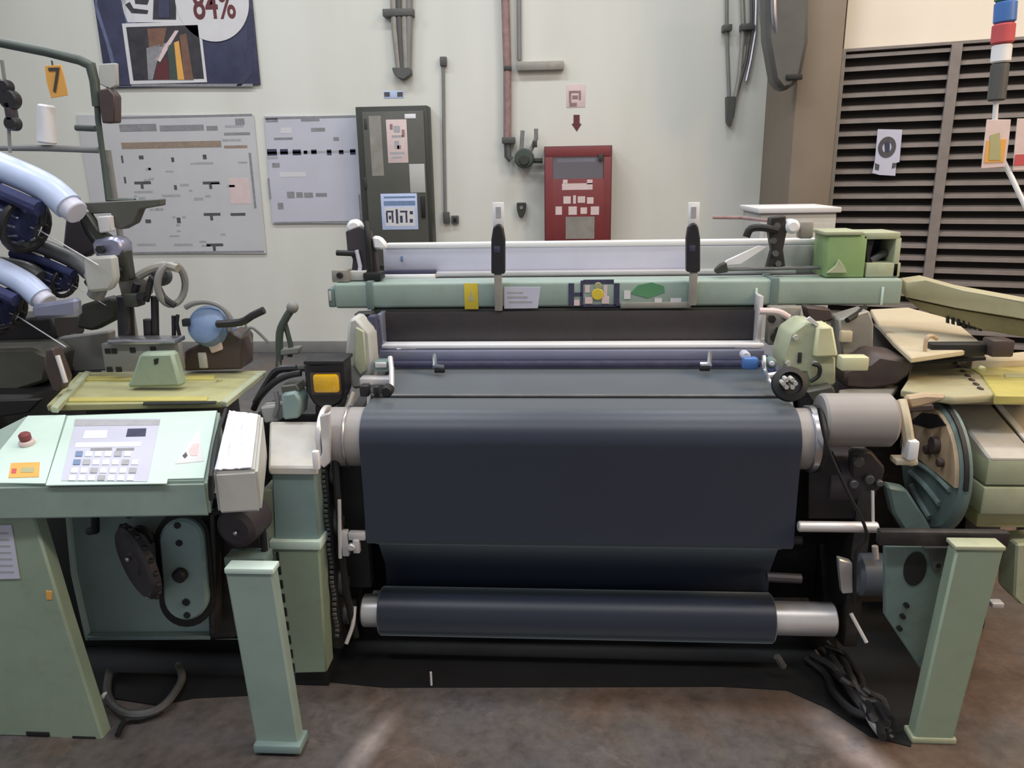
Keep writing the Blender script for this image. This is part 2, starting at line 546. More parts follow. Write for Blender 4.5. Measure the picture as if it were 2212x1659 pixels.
lbox(MB(), -0.028, 0.0, -0.084, 0.006, 0, LTOP).build('side_rail', 'grey_warm', ls)
# ================================================================== THINGS ON THE BACK WALL
Yw = WB - 0.001
def wallthing(name, label, cat, px, py, group=None):
    return thing(name, label, cat, at(px, py, Yw), group)

# --- textile poster
po = wallthing('poster', 'large navy denim poster with photo inset and red percentage roundel', 'poster', 372, 187)
MB().pbox(206, -130, 546, 187, Yw - 0.03, 0.028, 0.003).build('panel', 'denim_print', po)
Yp = Yw - 0.033
m = MB()
m.ppoly([(205, -130), (262, -130), (300, 90), (284, 186), (252, 186), (228, 90), (205, 20)], Yp, 0.003, 0)
m.build('denim_fold', 'denim_print_light', po)
m = MB()
m.ppoly([(208, -100), (240, -100), (276, 70), (282, 184), (258, 184), (242, 110), (210, 10)], Yp - 0.003, 0.003, 0)
m.build('denim_shade', 'denim_print', po)
m = MB()
m.ppoly([(246, -130), (420, -130), (420, 48), (276, 48), (262, 14)], Yp, 0.003, 0)
m.build('photo_top', 'offwhite', po)
m = MB()
for q in ([(270, 10), (284, 28), (318, 30), (320, 22), (288, 18), (280, 4)], [(288, -20), (330, -24), (318, 10), (292, 8)], [(334, -60), (380, -60), (380, 42), (330, 42)]):
    m.ppoly(q, Yp - 0.003, 0.003, 0)
m.build('photo_figures', 'picture_dark', po)
MB().ppoly([(344, -60), (364, -60), (366, 38), (342, 38)], Yp - 0.006, 0.003, 0).build('photo_sleeve', 'denim_print', po)
# inset picture with its white border
MB().pbox(272, 48, 440, 180, Yp - 0.004, 0.004, 0).build('inset_border', 'offwhite', po)
MB().pbox(280, 56, 434, 172, Yp - 0.007, 0.003, 0).build('inset_picture', 'picture_dark', po)
for nm, mat, q in (('inset_figure', 'skin_tone', [(318, 62), (360, 60), (352, 100), (322, 104)]),
                   ('inset_jacket', 'ink_mid', [(316, 104), (336, 98), (360, 92), (340, 130), (330, 172), (320, 172)]),
                   ('inset_fabric_red', 'red_dark', [(333, 172), (338, 142), (362, 122), (366, 172)]),
                   ('inset_fabric_green', 'grey_green', [(366, 172), (362, 100), (376, 90), (384, 172)]),
                   ('inset_fabric_yellow', 'orange', [(384, 172), (376, 92), (386, 88), (398, 172)]),
                   ('inset_fabric_rust', 'skin_tone', [(398, 172), (388, 76), (402, 72), (418, 172)]),
                   ('inset_highlight', 'pink', [(336, 128), (378, 66), (386, 66), (346, 134)])):
    MB().ppoly(q, Yp - 0.0095, 0.0025, 0).build(nm, mat, po)
c = at(458, 2, Yp - 0.003)
rr = at(538, 2, Yp).x - c.x
MB().cyl(c + Vector((0, 0.002, 0)), c - Vector((0, 0.004, 0)), rr, n=48).build('roundel', 'offwhite', po)
text('percentage_text', '84%', at(462, 12, Yp - 0.008), 0.235, 'red_dark', po, sx=0.68, bold=0.005)
MB().ppoly([(252, 181), (546, 181), (546, 187), (252, 187)], Yp, 0.003, 0).build('bottom_strip', 'ink_mid', po)
MB().ppoly([(536, 20), (546, 20), (546, 160), (520, 186), (510, 186), (532, 150)], Yp, 0.003, 0).build('edge_sheen', 'ink_navy', po)

# --- large notice board
nb = wallthing('notice_board', 'large pale grey wall chart with brown heading line, left of the smaller lilac board', 'notice board', 370, 548)
MB().ppoly([(165, 248), (547, 248), (575, 548), (215, 548)], Yw - 0.02, 0.019, 0.002).build('panel', 'board', nb)
Yn = Yw - 0.0215
marks('frame_line', [(250, 249, 545, 254), (268, 543, 570, 547), (543, 330, 548, 450)], Yn, 'ink_mid', nb)
marks('heading', [(258, 268, 338, 284), (345, 270, 440, 283), (446, 272, 470, 282), (484, 286, 540, 292), (508, 256, 528, 270)], Yn, 'ink_mid', nb)
marks('heading_line', [(262, 306, 478, 320), (484, 314, 534, 320)], Yn, 'ink_brown', nb)
rects = []
for x, y in ((290, 392), (438, 392), (440, 460), (446, 526)):
    rects += [(x, y, x + 36, y + 6), (x + 14, y + 6, x + 20, y + 16)]
rects += [(300, 336, 310, 344), (370, 340, 376, 350), (438, 334, 446, 344), (262, 336, 266, 352), (268, 382, 272, 396), (376, 400, 382, 410),
          (382, 470, 390, 482), (314, 474, 326, 482), (498, 460, 530, 466)]
marks('chart_marks', rects, Yn, 'ink', nb)
rects = []
for x, y in ((290, 412), (296, 526), (376, 526), (420, 350), (350, 420), (480, 300), (486, 270)):
    rects += [(x, y, x + 40, y + 5)]
for k in range(26):
    x, y = random.uniform(280, 520), random.uniform(340, 530)
    rects.append((x, y, x + random.uniform(6, 22), y + random.uniform(3, 6)))
marks('faint_marks', rects, Yn, 'ink_soft', nb)
MB().pbox(496, 385, 540, 440, Yn, 0.002, 0).build('pink_patch', 'pink', nb)

# --- smaller notice board
n2 = wallthing('notice_board', 'smaller lilac wall notice with row of dark blocks, left of the electric cabinet', 'notice board', 678, 483)
MB().ppoly([(570, 250), (770, 250), (783, 483), (588, 483)], Yw - 0.02, 0.019, 0.002).build('panel', 'board_lilac', n2)
marks('frame_line', [(572, 251, 768, 256), (592, 478, 780, 482), (580, 385, 584, 430), (776, 420, 780, 480)], Yn, 'ink_mid', n2)
marks('title', [(672, 276, 702, 284), (592, 297, 632, 302), (720, 296, 732, 304), (574, 256, 600, 264), (650, 256, 690, 262)], Yn, 'ink_mid', n2)
marks('block_row', [(577, 322, 598, 336), (605, 322, 622, 334), (632, 323, 650, 335), (656, 325, 664, 333), (672, 323, 684, 333), (706, 323, 716, 335), (732, 324, 742, 333), (756, 322, 768, 334)], Yn, 'ink_navy', n2)
marks('row_line', [(577, 326, 768, 331), (577, 338, 600, 343)], Yn, 'ink_soft', n2)
marks('body_text', [(620, 414, 636, 428), (640, 415, 654, 427), (657, 416, 676, 427), (682, 417, 706, 425), (600, 438, 612, 452), (588, 352, 604, 362)], Yn, 'ink_mid', n2)
marks('pale_strip', [(604, 372, 660, 382), (606, 276, 630, 288)], Yn, 'offwhite', n2)

# --- electric cabinet with door
Yc = Yw - 0.22
ec = wallthing('electric_cabinet', 'dark olive grey electric cabinet on the wall with papers taped on', 'electric cabinet', 855, 560)
MB().pbox(779, 229, 930, 585, Yc + 0.02, 0.198, 0.006).build('body', 'cabinet_dark', ec)
d = MB().pbox(792, 240, 922, 575, Yc, 0.02, 0.004).build('door', 'cabinet', ec)
m = MB()
for y in (268, 395, 520):
    m.pbox(786, y - 12, 793, y + 12, Yc - 0.002, 0.02, 0.002)
m.build('hinge', 'cabinet_dark', ec)
MB().pbox(909, 424, 918, 470, Yc - 0.015, 0.016, 0.004).build('handle', 'black', d)
MB().pbox(800, 250, 826, 380, Yc - 0.002, 0.003, 0).build('vent_panel', 'grey_warm', d)
def sheet(name, label, cat, rect, Y, mat, group=None, th=0.003):
    t = thing(name, label, cat, at((rect[0] + rect[2]) / 2, rect[3], Y), group)
    MB().pbox(*rect, Y - th, th, 0.0008).build('sheet', mat, t)
    return t
p1 = sheet('notice_paper', 'tall pinkish notice paper taped to the dark cabinet door', 'notice paper', (836, 258, 880, 352), Yc - 0.0005, 'pink')
marks('print', [(850, 272, 864, 286), (846, 292, 870, 297), (852, 304, 862, 322), (842, 328, 874, 333), (846, 338, 868, 342)], Yc - 0.0045, 'ink_soft', p1, 0.001)
marks('red_print', [(842, 268, 848, 280), (868, 280, 874, 296), (858, 314, 866, 322)], Yc - 0.0045, 'red_pipe', p1, 0.001)
p2 = sheet('notice_paper', 'plain pale grey paper below the pinkish notice on the cabinet', 'notice paper', (885, 354, 918, 416), Yc - 0.0005, 'grey_light')
p3 = sheet('safety_sign', 'blue and white square sign at the bottom of the cabinet door', 'sign', (824, 418, 902, 496), Yc - 0.0005, 'blue_pale')
marks('blue_band', [(829, 434, 897, 444), (829, 424, 897, 428)], Yc - 0.0045, 'blue_dull', p3, 0.001)
marks('lettering', [(834, 455, 850, 459), (834, 459, 838, 481), (846, 459, 850, 481), (840, 466, 845, 474), (855, 452, 860, 483), (864, 455, 880, 459), (876, 459, 880, 481), (864, 466, 870, 481), (885, 456, 892, 463), (885, 473, 892, 481)], Yc - 0.0045, 'ink_navy', p3, 0.001)
marks('lower_panel', [(832, 448, 896, 488)], Yc - 0.0042, 'offwhite', p3, 0.0006)
p4 = sheet('cable_tag', 'small white label stuck at the top of the cabinet door', 'label', (874, 246, 898, 256), Yc - 0.0005, 'white')
sg = sheet('wall_label', 'small pale blue label on wall above the electric cabinet', 'label', (829, 196, 872, 212), Yw, 'blue_pale')
marks('print', [(830, 199, 842, 209), (858, 199, 870, 209)], Yw - 0.0042, 'ink', sg, 0.001)

# --- conduit bundle above the cabinet
cb = wallthing('conduit_bundle', 'bundle of grey conduits running down wall above the cabinet', 'conduit', 862, 170)
for xs, mat in (((846, 852, 862), 'grey_warm'), ((860, 863, 868), 'duct'), ((872, 874, 878), 'grey_warm'), ((884, 884, 882), 'grey')):
    MB().ptube([(xs[0], -110, WB - 0.06), (xs[1], 60, WB - 0.06), (xs[2], 150, WB - 0.06)], 0.028, 12).build('conduit', mat, cb)
MB().pbox(826, 18, 892, 34, WB - 0.095, 0.094, 0.004).build('clamp', 'duct', cb)
MB().ppoly([(846, 146), (886, 146), (888, 160), (872, 172), (858, 168), (850, 158)], WB - 0.10, 0.09, 0.006).build('end_gland', 'duct', cb)

# --- thin conduit and socket
tcn = wallthing('conduit', 'single thin conduit on bare wall between cabinet and red pipe', 'conduit', 962, 480)
MB().ptube([(957, 130, WB - 0.02), (959, 300, WB - 0.02), (962, 460, WB - 0.02)], 0.014, 10).build('pipe', 'grey', tcn)
MB().pbox(950, 122, 964, 142, WB - 0.05, 0.049, 0.004).build('top_box', 'duct', tcn)
MB().pbox(957, 458, 970, 482, WB - 0.05, 0.049, 0.004).build('lower_box', 'duct', tcn)
ws = wallthing('wall_switch', 'tiny dark switch beside foot of the thin conduit', 'switch', 982, 484)
MB().pbox(975, 466, 990, 483, WB - 0.04, 0.039, 0.004).build('switch_box', 'duct', ws)
MB().pbox(979, 470, 986, 479, WB - 0.046, 0.006, 0.002).build('rocker', 'black', ws)
wf = wallthing('wall_switch', 'small dark bell-shaped switch below the hose valve', 'switch', 1126, 470)
MB().ppoly([(1116, 438), (1136, 438), (1135, 456), (1129, 470), (1122, 470), (1117, 456)], WB - 0.07, 0.069, 0.006).build('body', 'cabinet_dark', wf)
MB().pdisc(1126, 449, 4, WB - 0.078, 0.009).build('button', 'grey', wf)

# --- red water pipe with valve
rp = wallthing('fire_pipe', 'faded red water pipe coming down the wall to a valve', 'pipe', 1098, 350)
MB().ptube([(1088, -110, WB - 0.06), (1096, 150, WB - 0.06), (1096, 300, WB - 0.06)], 0.036, 14).build('pipe', 'red_pipe', rp)
MB().ptube([(1096, 300, WB - 0.06), (1097, 338, WB - 0.06), (1104, 346, WB - 0.06)], 0.03, 12).build('elbow', 'duct', rp)
MB().pbox(1084, 296, 1112, 310, WB - 0.11, 0.1, 0.006).build('coupling', 'duct', rp)
m = MB()
m.pbox(1088, 142, 1104, 152, WB - 0.1, 0.099, 0.004)
m.build('pipe_clip', 'cabinet_dark', rp)
hv = wallthing('hose_valve', 'grey hose valve with two upright levers, left of red cabinet', 'valve', 1134, 362)
MB().pdisc(1132, 342, 21, WB - 0.19, 0.16, bev=0.012).build('body', 'grey_green', hv)
MB().pdisc(1132, 346, 11, WB - 0.215, 0.026, bev=0.006).build('hub', 'cabinet_dark', hv)
m = MB(); m.ptube([(1126, 326, WB - 0.1), (1129, 282, WB - 0.1)], 0.018, 8); m.build('lever', 'grey', hv)
m = MB(); m.ptube([(1146, 326, WB - 0.1), (1158, 300, WB - 0.1), (1158, 278, WB - 0.1)], 0.018, 8); m.build('lever', 'grey', hv)
MB().ptube([(1150, 347, WB - 0.1), (1172, 347, WB - 0.1)], 0.022, 10).build('outlet', 'cabinet_dark', hv)
MB().pbox(1150, 304, 1160, 318, WB - 0.13, 0.06, 0.004).build('nut', 'cabinet_dark', hv)

# --- grey L conduit
lc = wallthing('conduit', 'grey L shaped conduit high on wall right of red pipe', 'conduit', 1160, 150)
MB().ptube([(1120, -110, WB - 0.03), (1122, 130, WB - 0.03)], 0.02, 10).build('pipe', 'grey', lc)
MB().pbox(1116, 132, 1218, 151, WB - 0.07, 0.069, 0.006).build('trunking', 'grey_warm', lc)

# --- fire sign, arrow
fs = sheet('fire_sign', 'small faded red and white square sign high above the red cabinet', 'sign', (1224, 182, 1264, 232), Yw, 'pink')
m = MB()
for q in ((1229, 196, 1255, 201), (1229, 201, 1234, 222), (1250, 201, 1255, 216), (1236, 206, 1248, 214), (1230, 222, 1246, 230)):
    m.pbox(*q, Yw - 0.005, 0.0015, 0)
m.build('pictogram', 'red_pipe', fs)
ar = thing('arrow_sticker', 'tiny dark red arrow sticker between the square sign and red cabinet', 'sticker', at(1245, 285, Yw))
MB().ppoly([(1239, 248), (1252, 248), (1252, 266), (1256, 268), (1246, 284), (1235, 268), (1239, 266)], Yw - 0.003, 0.003, 0).build('sheet', 'red_dark', ar)

# --- fire hose cabinet
Yf = Yw - 0.25
fc = wallthing('fire_hose_cabinet', 'red fire hose cabinet with glass window and pale lettering', 'fire hose cabinet', 1250, 522)
MB().pbox(1176, 315, 1321, 521, Yf + 0.02, 0.229, 0.005).build('body', 'red_dark', fc)
fd = MB()
for q in ((1178, 317, 1319, 338), (1178, 338, 1194, 519), (1303, 338, 1319, 519), (1194, 386, 1303, 519)):
    fd.pbox(*q, Yf, 0.019, 0.001)
fd = fd.build('door', 'red', fc)
MB().pbox(1194, 338, 1303, 386, Yf + 0.006, 0.004, 0).build('glass_pane', 'glass', fd)
m = MB()
c = at(1248, 362, Yf + 0.016)
m.pbox(1196, 338, 1301, 386, Yf + 0.0165, 0.003, 0)
m.build('hose', 'plum', fc)
MB().pbox(1204, 343, 1286, 350, Yf + 0.013, 0.003, 0).build('hose_highlight', 'steel', fc)  # pale strip painting in the highlight at the top of the window
marks('lettering', [(1214, 396, 1280, 410), (1268, 388, 1280, 398), (1216, 388, 1226, 396)], Yf - 0.001, 'pink', fd)
marks('lettering', [(1217, 424, 1233, 440), (1238, 422, 1244, 440), (1248, 424, 1264, 438), (1268, 426, 1282, 440)], Yf - 0.001, 'pink', fd)
marks('lettering', [(1200, 446, 1214, 464), (1228, 446, 1246, 464), (1254, 448, 1268, 462), (1276, 446, 1294, 464)], Yf - 0.001, 'pink', fd)
MB().pbox(1222, 468, 1284, 516, Yf - 0.003, 0.004, 0).build('notice_plate', 'grey_warm', fd)
MB().pbox(1293, 332, 1302, 348, Yf - 0.015, 0.016, 0.003).build('latch', 'cabinet_dark', fd)

# --- cables and duct by the pillar
cd = wallthing('cable_bundle', 'group of thin grey cables hanging down wall left of pillar', 'cables', 1600, 275)
for pts, r, mat in (([(1570, -100), (1570, 60), (1574, 170), (1577, 262)], 0.016, 'grey'),
                    ([(1600, -100), (1606, 60), (1598, 160), (1580, 255)], 0.02, 'grey_warm'),
                    ([(1622, -100), (1624, 40), (1612, 130), (1590, 210)], 0.014, 'duct'),
                    ([(1636, -100), (1632, 70), (1622, 130), (1612, 175)], 0.016, 'steel')):
    MB().ptube([(x, y, WB - 0.05) for x, y in pts], r, 8, 1).build('cable', mat, cd)
MB().ppoly([(1570, 208), (1590, 208), (1586, 250), (1577, 274), (1571, 262)], WB - 0.09, 0.085, 0.006).build('cable_end', 'duct', cd)
MB().pbox(1563, 52, 1582, 66, WB - 0.1, 0.098, 0.004).build('clip', 'duct', cd)
MB().pbox(1602, 50, 1630, 64, WB - 0.1, 0.098, 0.004).build('clip', 'duct', cd)
dz = at(1690, 200, 6.05)
du = thing('cable_duct', 'wide dark grey cable duct running down the pillar face', 'duct', dz)
m = MB()
m.ppoly([(1652, -160), (1752, -160), (1747, 90), (1732, 164), (1712, 190), (1690, 196), (1672, 172), (1656, 80)], 6.1, 0.195, 0.03)
m.build('duct_body', 'duct', du)
MB().pbox(1700, 160, 1734, 172, 6.08, 0.03, 0.004).build('strap', 'black', du)
MB().ptube([(1640, -160, 6.5), (1645, 20, 6.5), (1655, 75, 6.45)], 0.03, 10).build('side_pipe', 'grey', du)
MB().ptube([(1668, -160, 6.08), (1672, 30, 6.08), (1676, 72, 6.12)], 0.022, 10).build('cable', 'steel', du)

# --- card on the louvre, rope, tags are built with the right-hand machinery
# ================================================================== THE LOOM
XL = (at(770, 893, 2.2).x + at(790, 1170, 2.2).x) / 2          # cloth edges
XR = (at(1740, 868, 2.2).x + at(1720, 1155, 2.2).x) / 2
XM = (XL + XR) / 2
loom = thing('weaving_loom', 'big sage green weaving loom filling the middle, with navy cloth on its front', 'weaving loom', (XM, 2.6, 0))

# ---- breast roller and its ends (the cloth turns over it)
BY, BZ, BR = 2.305, 0.843, 0.097
rollL, rollR = at(716, 930, BY).x, at(1762, 905, BY).x
br = MB().cyl((rollL, BY, BZ), (rollR, BY, BZ), BR - 0.002, n=48, bev=0.006).build('breast_roller', 'rubber_grey', loom)
for x, w in ((at(757, 930, BY).x, 0.008), (at(1752, 905, BY).x, 0.024)):
    MB().cyl((x - w / 2, BY, BZ), (x + w / 2, BY, BZ), BR + 0.006, n=48, bev=0.003).build('ring', 'steel', br)
xk = at(1774, 905, BY).x
MB().cyl((xk - 0.024, BY, BZ), (xk - 0.006, BY, BZ), BR + 0.008, n=40, bev=0.004).build('slot_ring', 'black', br)
xk = at(708, 940, BY).x
MB().cyl((xk - 0.01, BY, BZ), (xk + 0.006, BY, BZ), BR + 0.004, n=40, bev=0.003).build('flange', 'alu', br)
mc = at(1850, 907, BY)
MB().lathe([(0, 0), (0.076, 0), (0.082, 0.008), (0.082, at(1926, 907, BY).x - at(1770, 907, BY).x - 0.012), (0.07, at(1926, 907, BY).x - at(1770, 907, BY).x), (0, at(1926, 907, BY).x - at(1770, 907, BY).x)], (at(1770, 907, BY).x, BY, mc.z), (1, 0, 0), 48).build('end_drum', 'rubber_grey', loom)
# spreader bars
MB().cyl((XL - 0.005, 2.41, 0.949), (XR + 0.02, 2.41, 0.949), 0.006, n=16).build('spreader_bar', 'iron', loom)
LBZ = (at(790, 1176, 2.2).z + at(1720, 1162, 2.2).z) / 2
MB().cyl((XL - 0.01, 2.226, LBZ), (XR + 0.03, 2.226, LBZ), 0.013, n=18).build('guide_bar', 'dark', loom)
# polished press bar sticking out right of the cloth
pb = MB().pxcyl(1724, 1896, 1138, 2.19, 0.0165, n=24, bev=0.003).build('press_bar', 'alu', loom)
MB().ptube([(1886, 1132, 2.2), (1885, 1060, 2.22)], 0.005, 8).build('pull_rod', 'alu', loom)
m = MB()
m.pbox(738, 1148, 752, 1202, 2.2, 0.02, 0.002)
m.pbox(752, 1152, 788, 1168, 2.195, 0.025, 0.003)
m.pbox(762, 1168, 776, 1196, 2.19, 0.02, 0.003)
m.pdisc(758, 1184, 8, 2.185, 0.02)
m.build('bar_bracket', 'alu', loom)
MB().ptube([(733, 1080, 2.2), (735, 1205, 2.2)], 0.006, 10).build('pull_rod', 'alu', loom)

# ---- side frames, heavy plates each side of the cloth
xsl = at(722, 1100, 2.28).x
m = MB()
m.prism([(xsl - 0.05, 2.24, 0.10), (xsl - 0.05, 2.24, 0.76), (xsl - 0.05, 2.42, 0.78), (xsl - 0.05, 3.2, 0.86), (xsl - 0.05, 3.5, 0.7), (xsl - 0.05, 3.5, 0.06), (xsl - 0.05, 2.5, 0.06)], (0.05, 0, 0), 0.006)
sfl = m.build('side_frame', 'dark', loom)
xsr = at(1756, 1100, 2.4).x
m = MB()
m.prism([(xsr + 0.11, 2.32, 0.10), (xsr + 0.11, 2.32, 0.70), (xsr + 0.11, 2.46, 0.80), (xsr + 0.11, 3.2, 0.94), (xsr + 0.11, 3.5, 0.7), (xsr + 0.11, 3.5, 0.06), (xsr + 0.11, 2.5, 0.06)], (0.05, 0, 0), 0.006)
sfr = m.build('side_frame', 'dark', loom)
# sprocket, chain and rods on the left plate
m = MB()
for y, z, r in ((2.30, 0.72, 0.04), (2.31, 0.55, 0.055), (2.30, 0.33, 0.05), (2.31, 0.2, 0.04)):
    m = MB()
    m.lathe([(0, 0), (r, 0), (r, 0.019), (r * 0.35, 0.019), (r * 0.35, 0.031), (0, 0.031)], (xsl - 0.005, y, z), (1, 0, 0), 20)
    m.build('sprocket', 'iron', sfl)
ch = MB()
n = 40
for i in range(n):
    z = 0.16 + 0.66 * i / (n - 1)
    y = 2.232 + 0.006 * math.sin(i * 0.9)
    ch.box(xsl - 0.018, xsl - 0.004, y - 0.004, y + 0.004, z - 0.006, z + 0.006, 0.002, 1)
ch.build('drive_chain', 'iron', sfl)
MB().tube([(xsl + 0.03, 2.24, 0.82), (xsl + 0.035, 2.22, 0.6), (xsl + 0.03, 2.24, 0.34), (xsl + 0.045, 2.26, 0.14)], 0.012, 10, 6).build('hose', 'black', sfl)
# black guards behind the cloth edge
MB().box(xsl + 0.012, XL - 0.02, 2.30, 2.34, 0.30, 0.80, 0.008).build('edge_guard', 'black', loom)

# ---- right-hand workings under the bare roller
m = MB()
m.pxcyl(1766, 1872, 1030, 2.42, 0.10, n=36, bev=0.01)
m.build('take_up_drum', 'plum', loom)
m = MB()
m.prism([at(1745, 975, 2.33), at(1800, 975, 2.33), at(1862, 1122, 2.33), at(1745, 1122, 2.33)], (0, 0.02, 0), 0.004)
m.build('drum_guard', 'blackpl', loom)
m = MB()
m.prism([at(1838, 972, 2.325), at(1884, 975, 2.325), at(1914, 1012, 2.325), at(1902, 1062, 2.325), at(1860, 1070, 2.325), at(1838, 1030, 2.325)], (0, 0.03, 0), 0.008)
m.build('gear_case', 'plum', loom)
for x, y, r in ((1856, 1000, 13), (1880, 1038, 11), (1902, 1046, 8), (1846, 1048, 10)):
    MB().pdisc(x, y, r, 2.305, 0.02, 16).build('gear_hub', 'iron', loom)
MB().ptube([(1768, 880, 2.18), (1786, 960, 2.17), (1826, 1052, 2.16), (1872, 1150, 2.16), (1850, 1196, 2.17), (1846, 1300, 2.17)], 0.005, 8, 5).build('black_cord', 'black', loom)

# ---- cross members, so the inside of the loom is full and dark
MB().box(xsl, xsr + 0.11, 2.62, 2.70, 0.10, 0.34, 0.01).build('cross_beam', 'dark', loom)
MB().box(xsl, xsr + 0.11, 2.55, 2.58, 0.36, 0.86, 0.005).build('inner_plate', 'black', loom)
# warp beam of navy yarn at the back
wb = MB().cyl((xsl + 0.03, 3.35, 0.5), (xsr + 0.1, 3.35, 0.5), 0.36, n=48, bev=0.01).build('warp_beam', 'navy', loom)
for x in (xsl + 0.02, xsr + 0.075):
    MB().cyl((x, 3.35, 0.5), (x + 0.02, 3.35, 0.5), 0.43, n=48, bev=0.004).build('flange', 'alu', wb)

# ---- top beam
TY = 2.85
tz1 = (at(760, 616, TY).z + at(1900, 598, TY).z) / 2
tz0 = (at(760, 674, TY).z + at(1900, 652, TY).z) / 2
tx0, tx1 = at(722, 645, TY).x, at(1950, 625, TY).x
tb = MB().box(tx0, tx1, TY, TY + 0.13, tz0, tz1, 0.012, 3).build('top_beam', 'sage', loom)
x = at(708, 650, TY).x
MB().box(x, tx0 + 0.002, TY + 0.004, TY + 0.12, tz0 + 0.004, tz1 - 0.02, 0.006).build('end_cap', 'teal_dark', tb)
MB().box(x + 0.006, x + 0.014, TY - 0.003, TY + 0.02, tz0 + 0.03, tz1 - 0.03, 0.002).build('cap_slot', 'grey_light', tb)
for px, hw in ((799, 7), (1672, 9)):
    a, b = at(px - hw, 640, TY).x, at(px + hw, 640, TY).x
    MB().box(a, b, TY - 0.006, TY + 0.134, tz0 - 0.004, tz1 + 0.006, 0.003).build('strap', 'teal_dark', tb)
for px in (1633, 1905):
    a = at(px, 640, TY).x
    MB().box(a - 0.004, a + 0.004, TY - 0.004, TY + 0.01, tz0 + 0.002, tz1 - 0.03, 0.001).build('seam_strip', 'mint', tb)
# stickers and logo plates on the beam front
ys = TY - 0.0025
lab(MB().pbox(1003, 612, 1033, 668, ys, 0.0025, 0.0005).build('warning_sticker', 'yellow', tb), 'yellow warning sticker')
m = MB()
m.ppoly([(1018, 628), (1026, 650), (1010, 650)], ys - 0.001, 0.001, 0)
m.build('warning_symbol', 'olive', tb)
lab(MB().ppoly([(1089, 620), (1168, 620), (1162, 666), (1089, 667)], ys, 0.0025, 0.0005).build('name_plate', 'lilac', tb), 'pale instruction plate')
marks('plate_print', [(1096, 640, 1140, 644), (1100, 650, 1150, 654), (1096, 630, 1130, 634)], ys - 0.001, 'ink_soft', tb, 0.001)
m = MB()
for q in ((1228, 612, 1240, 660), (1240, 632, 1256, 640), (1254, 606, 1260, 662), (1260, 604, 1326, 613), (1326, 612, 1338, 660), (1258, 658, 1330, 663)):
    m.pbox(*q, ys, 0.0025, 0)
lab(m.build('logo_letters', 'ink_navy', tb), 'dark logo frame')
m = MB()
for q in ((1240, 648, 1252, 660), (1264, 616, 1274, 632), (1264, 642, 1280, 656), (1300, 640, 1316, 656), (1304, 616, 1312, 640)):
    m.pbox(*q, ys - 0.0008, 0.0025, 0)
m.build('logo_letters', 'pink', tb)
MB().pdisc(1291, 636, 13, ys - 0.004, 0.006, 24).build('logo_emblem', 'yellow', tb)
MB().pdisc(1292, 618, 8, ys - 0.003, 0.005, 20).build('logo_emblem', 'olive', tb)
lab(MB().ppoly([(1362, 634), (1378, 616), (1408, 610), (1434, 618), (1436, 632), (1400, 644)], ys, 0.0025, 0).build('green_logo', 'green_logo', tb), 'green logo')
m = MB()
for q in ((1348, 628, 1362, 646), (1414, 644, 1430, 654), (1448, 644, 1472, 655)):
    m.pbox(*q, ys - 0.0008, 0.002, 0)
m.build('logo_print', 'offwhite', tb)
MB().box(at(1340, 655, TY).x, at(1492, 655, TY).x, TY - 0.012, TY + 0.004, tz0 - 0.004, tz0 + 0.018, 0.003).build('bracket_rail', 'grey_warm', tb)
MB().box(at(800, 670, TY).x, at(1670, 670, TY).x, TY + 0.01, TY + 0.10, tz0 - 0.03, tz0 - 0.002, 0.004).build('lower_rail', 'cabinet_dark', tb)

# ---- upright grips with white tags
for px, top, mid, bot in ((1076, 437, 488, 592), (1498, 437, 486, 588)):
    yy = TY - 0.04
    g = MB()
    g.ppoly([(px - 15, bot), (px - 15, mid + 30), (px - 11, mid + 4), (px - 4, mid - 4), (px + 6, mid - 4), (px + 11, mid + 6), (px + 15, mid + 30), (px + 15, bot)], yy, 0.035, 0.005)
    g = g.build('grip', 'blackpl', loom)
    MB().pbox(px - 12, top, px + 13, mid + 4, yy + 0.014, 0.006, 0.002).build('tag', 'white', g)
    MB().pbox(px - 5, top + 10, px + 6, top + 34, yy + 0.0125, 0.0015, 0).build('tag_hole', 'ink_soft', g)
    MB().pbox(px - 9, mid + 44, px + 4, mid + 58, yy - 0.002, 0.004, 0.001).build('grip_label', 'ink_navy', g)
    MB().pbox(px - 8, bot, px + 8, 672 if px < 1200 else 660, yy + 0.008, 0.03, 0.003).build('stem', 'grey_warm', g)

# ---- pale harness frame behind the beam
HY = 3.06
hz1 = (at(850, 528, HY).z + at(1700, 524, HY).z) / 2
hz0 = (at(850, 604, HY).z + at(1700, 592, HY).z) / 2
hx0, hx1 = at(828, 560, HY).x, at(1786, 555, HY).x
hf = MB().box(hx0, hx1, HY, HY + 0.05, hz0, hz1, 0.006).build('harness_frame', 'lilac', loom)
MB().box(hx0 + 0.01, hx1, HY - 0.004, HY + 0.054, hz1 - 0.012, hz1 + 0.008, 0.004).build('top_rail', 'white', hf)
xj = at(1495, 555, HY).x
MB().box(xj, hx1 - 0.003, HY - 0.006, HY, hz0 + 0.01, hz1 - 0.016, 0.002).build('right_panel', 'grey_light', hf)
a, b = at(828, 590, HY - 0.06).x, at(940, 590, HY - 0.06).x
zz = at(880, 588, HY - 0.06).z
MB().box(a, b, HY - 0.06, HY - 0.02, zz - 0.006, zz + 0.006, 0.002).build('slide_rail', 'ink_navy', hf)
MB().box(a, b, HY - 0.075, HY - 0.02, zz - 0.028, zz - 0.008, 0.003).build('slide_rail', 'white', hf)
zz2 = (at(1100, 591, HY - 0.05).z + at(1480, 587, HY - 0.05).z) / 2
MB().box(b, at(1720, 587, HY - 0.05).x, HY - 0.05, HY - 0.004, zz2 - 0.012, zz2 + 0.006, 0.003).build('lower_rail', 'alu', hf)
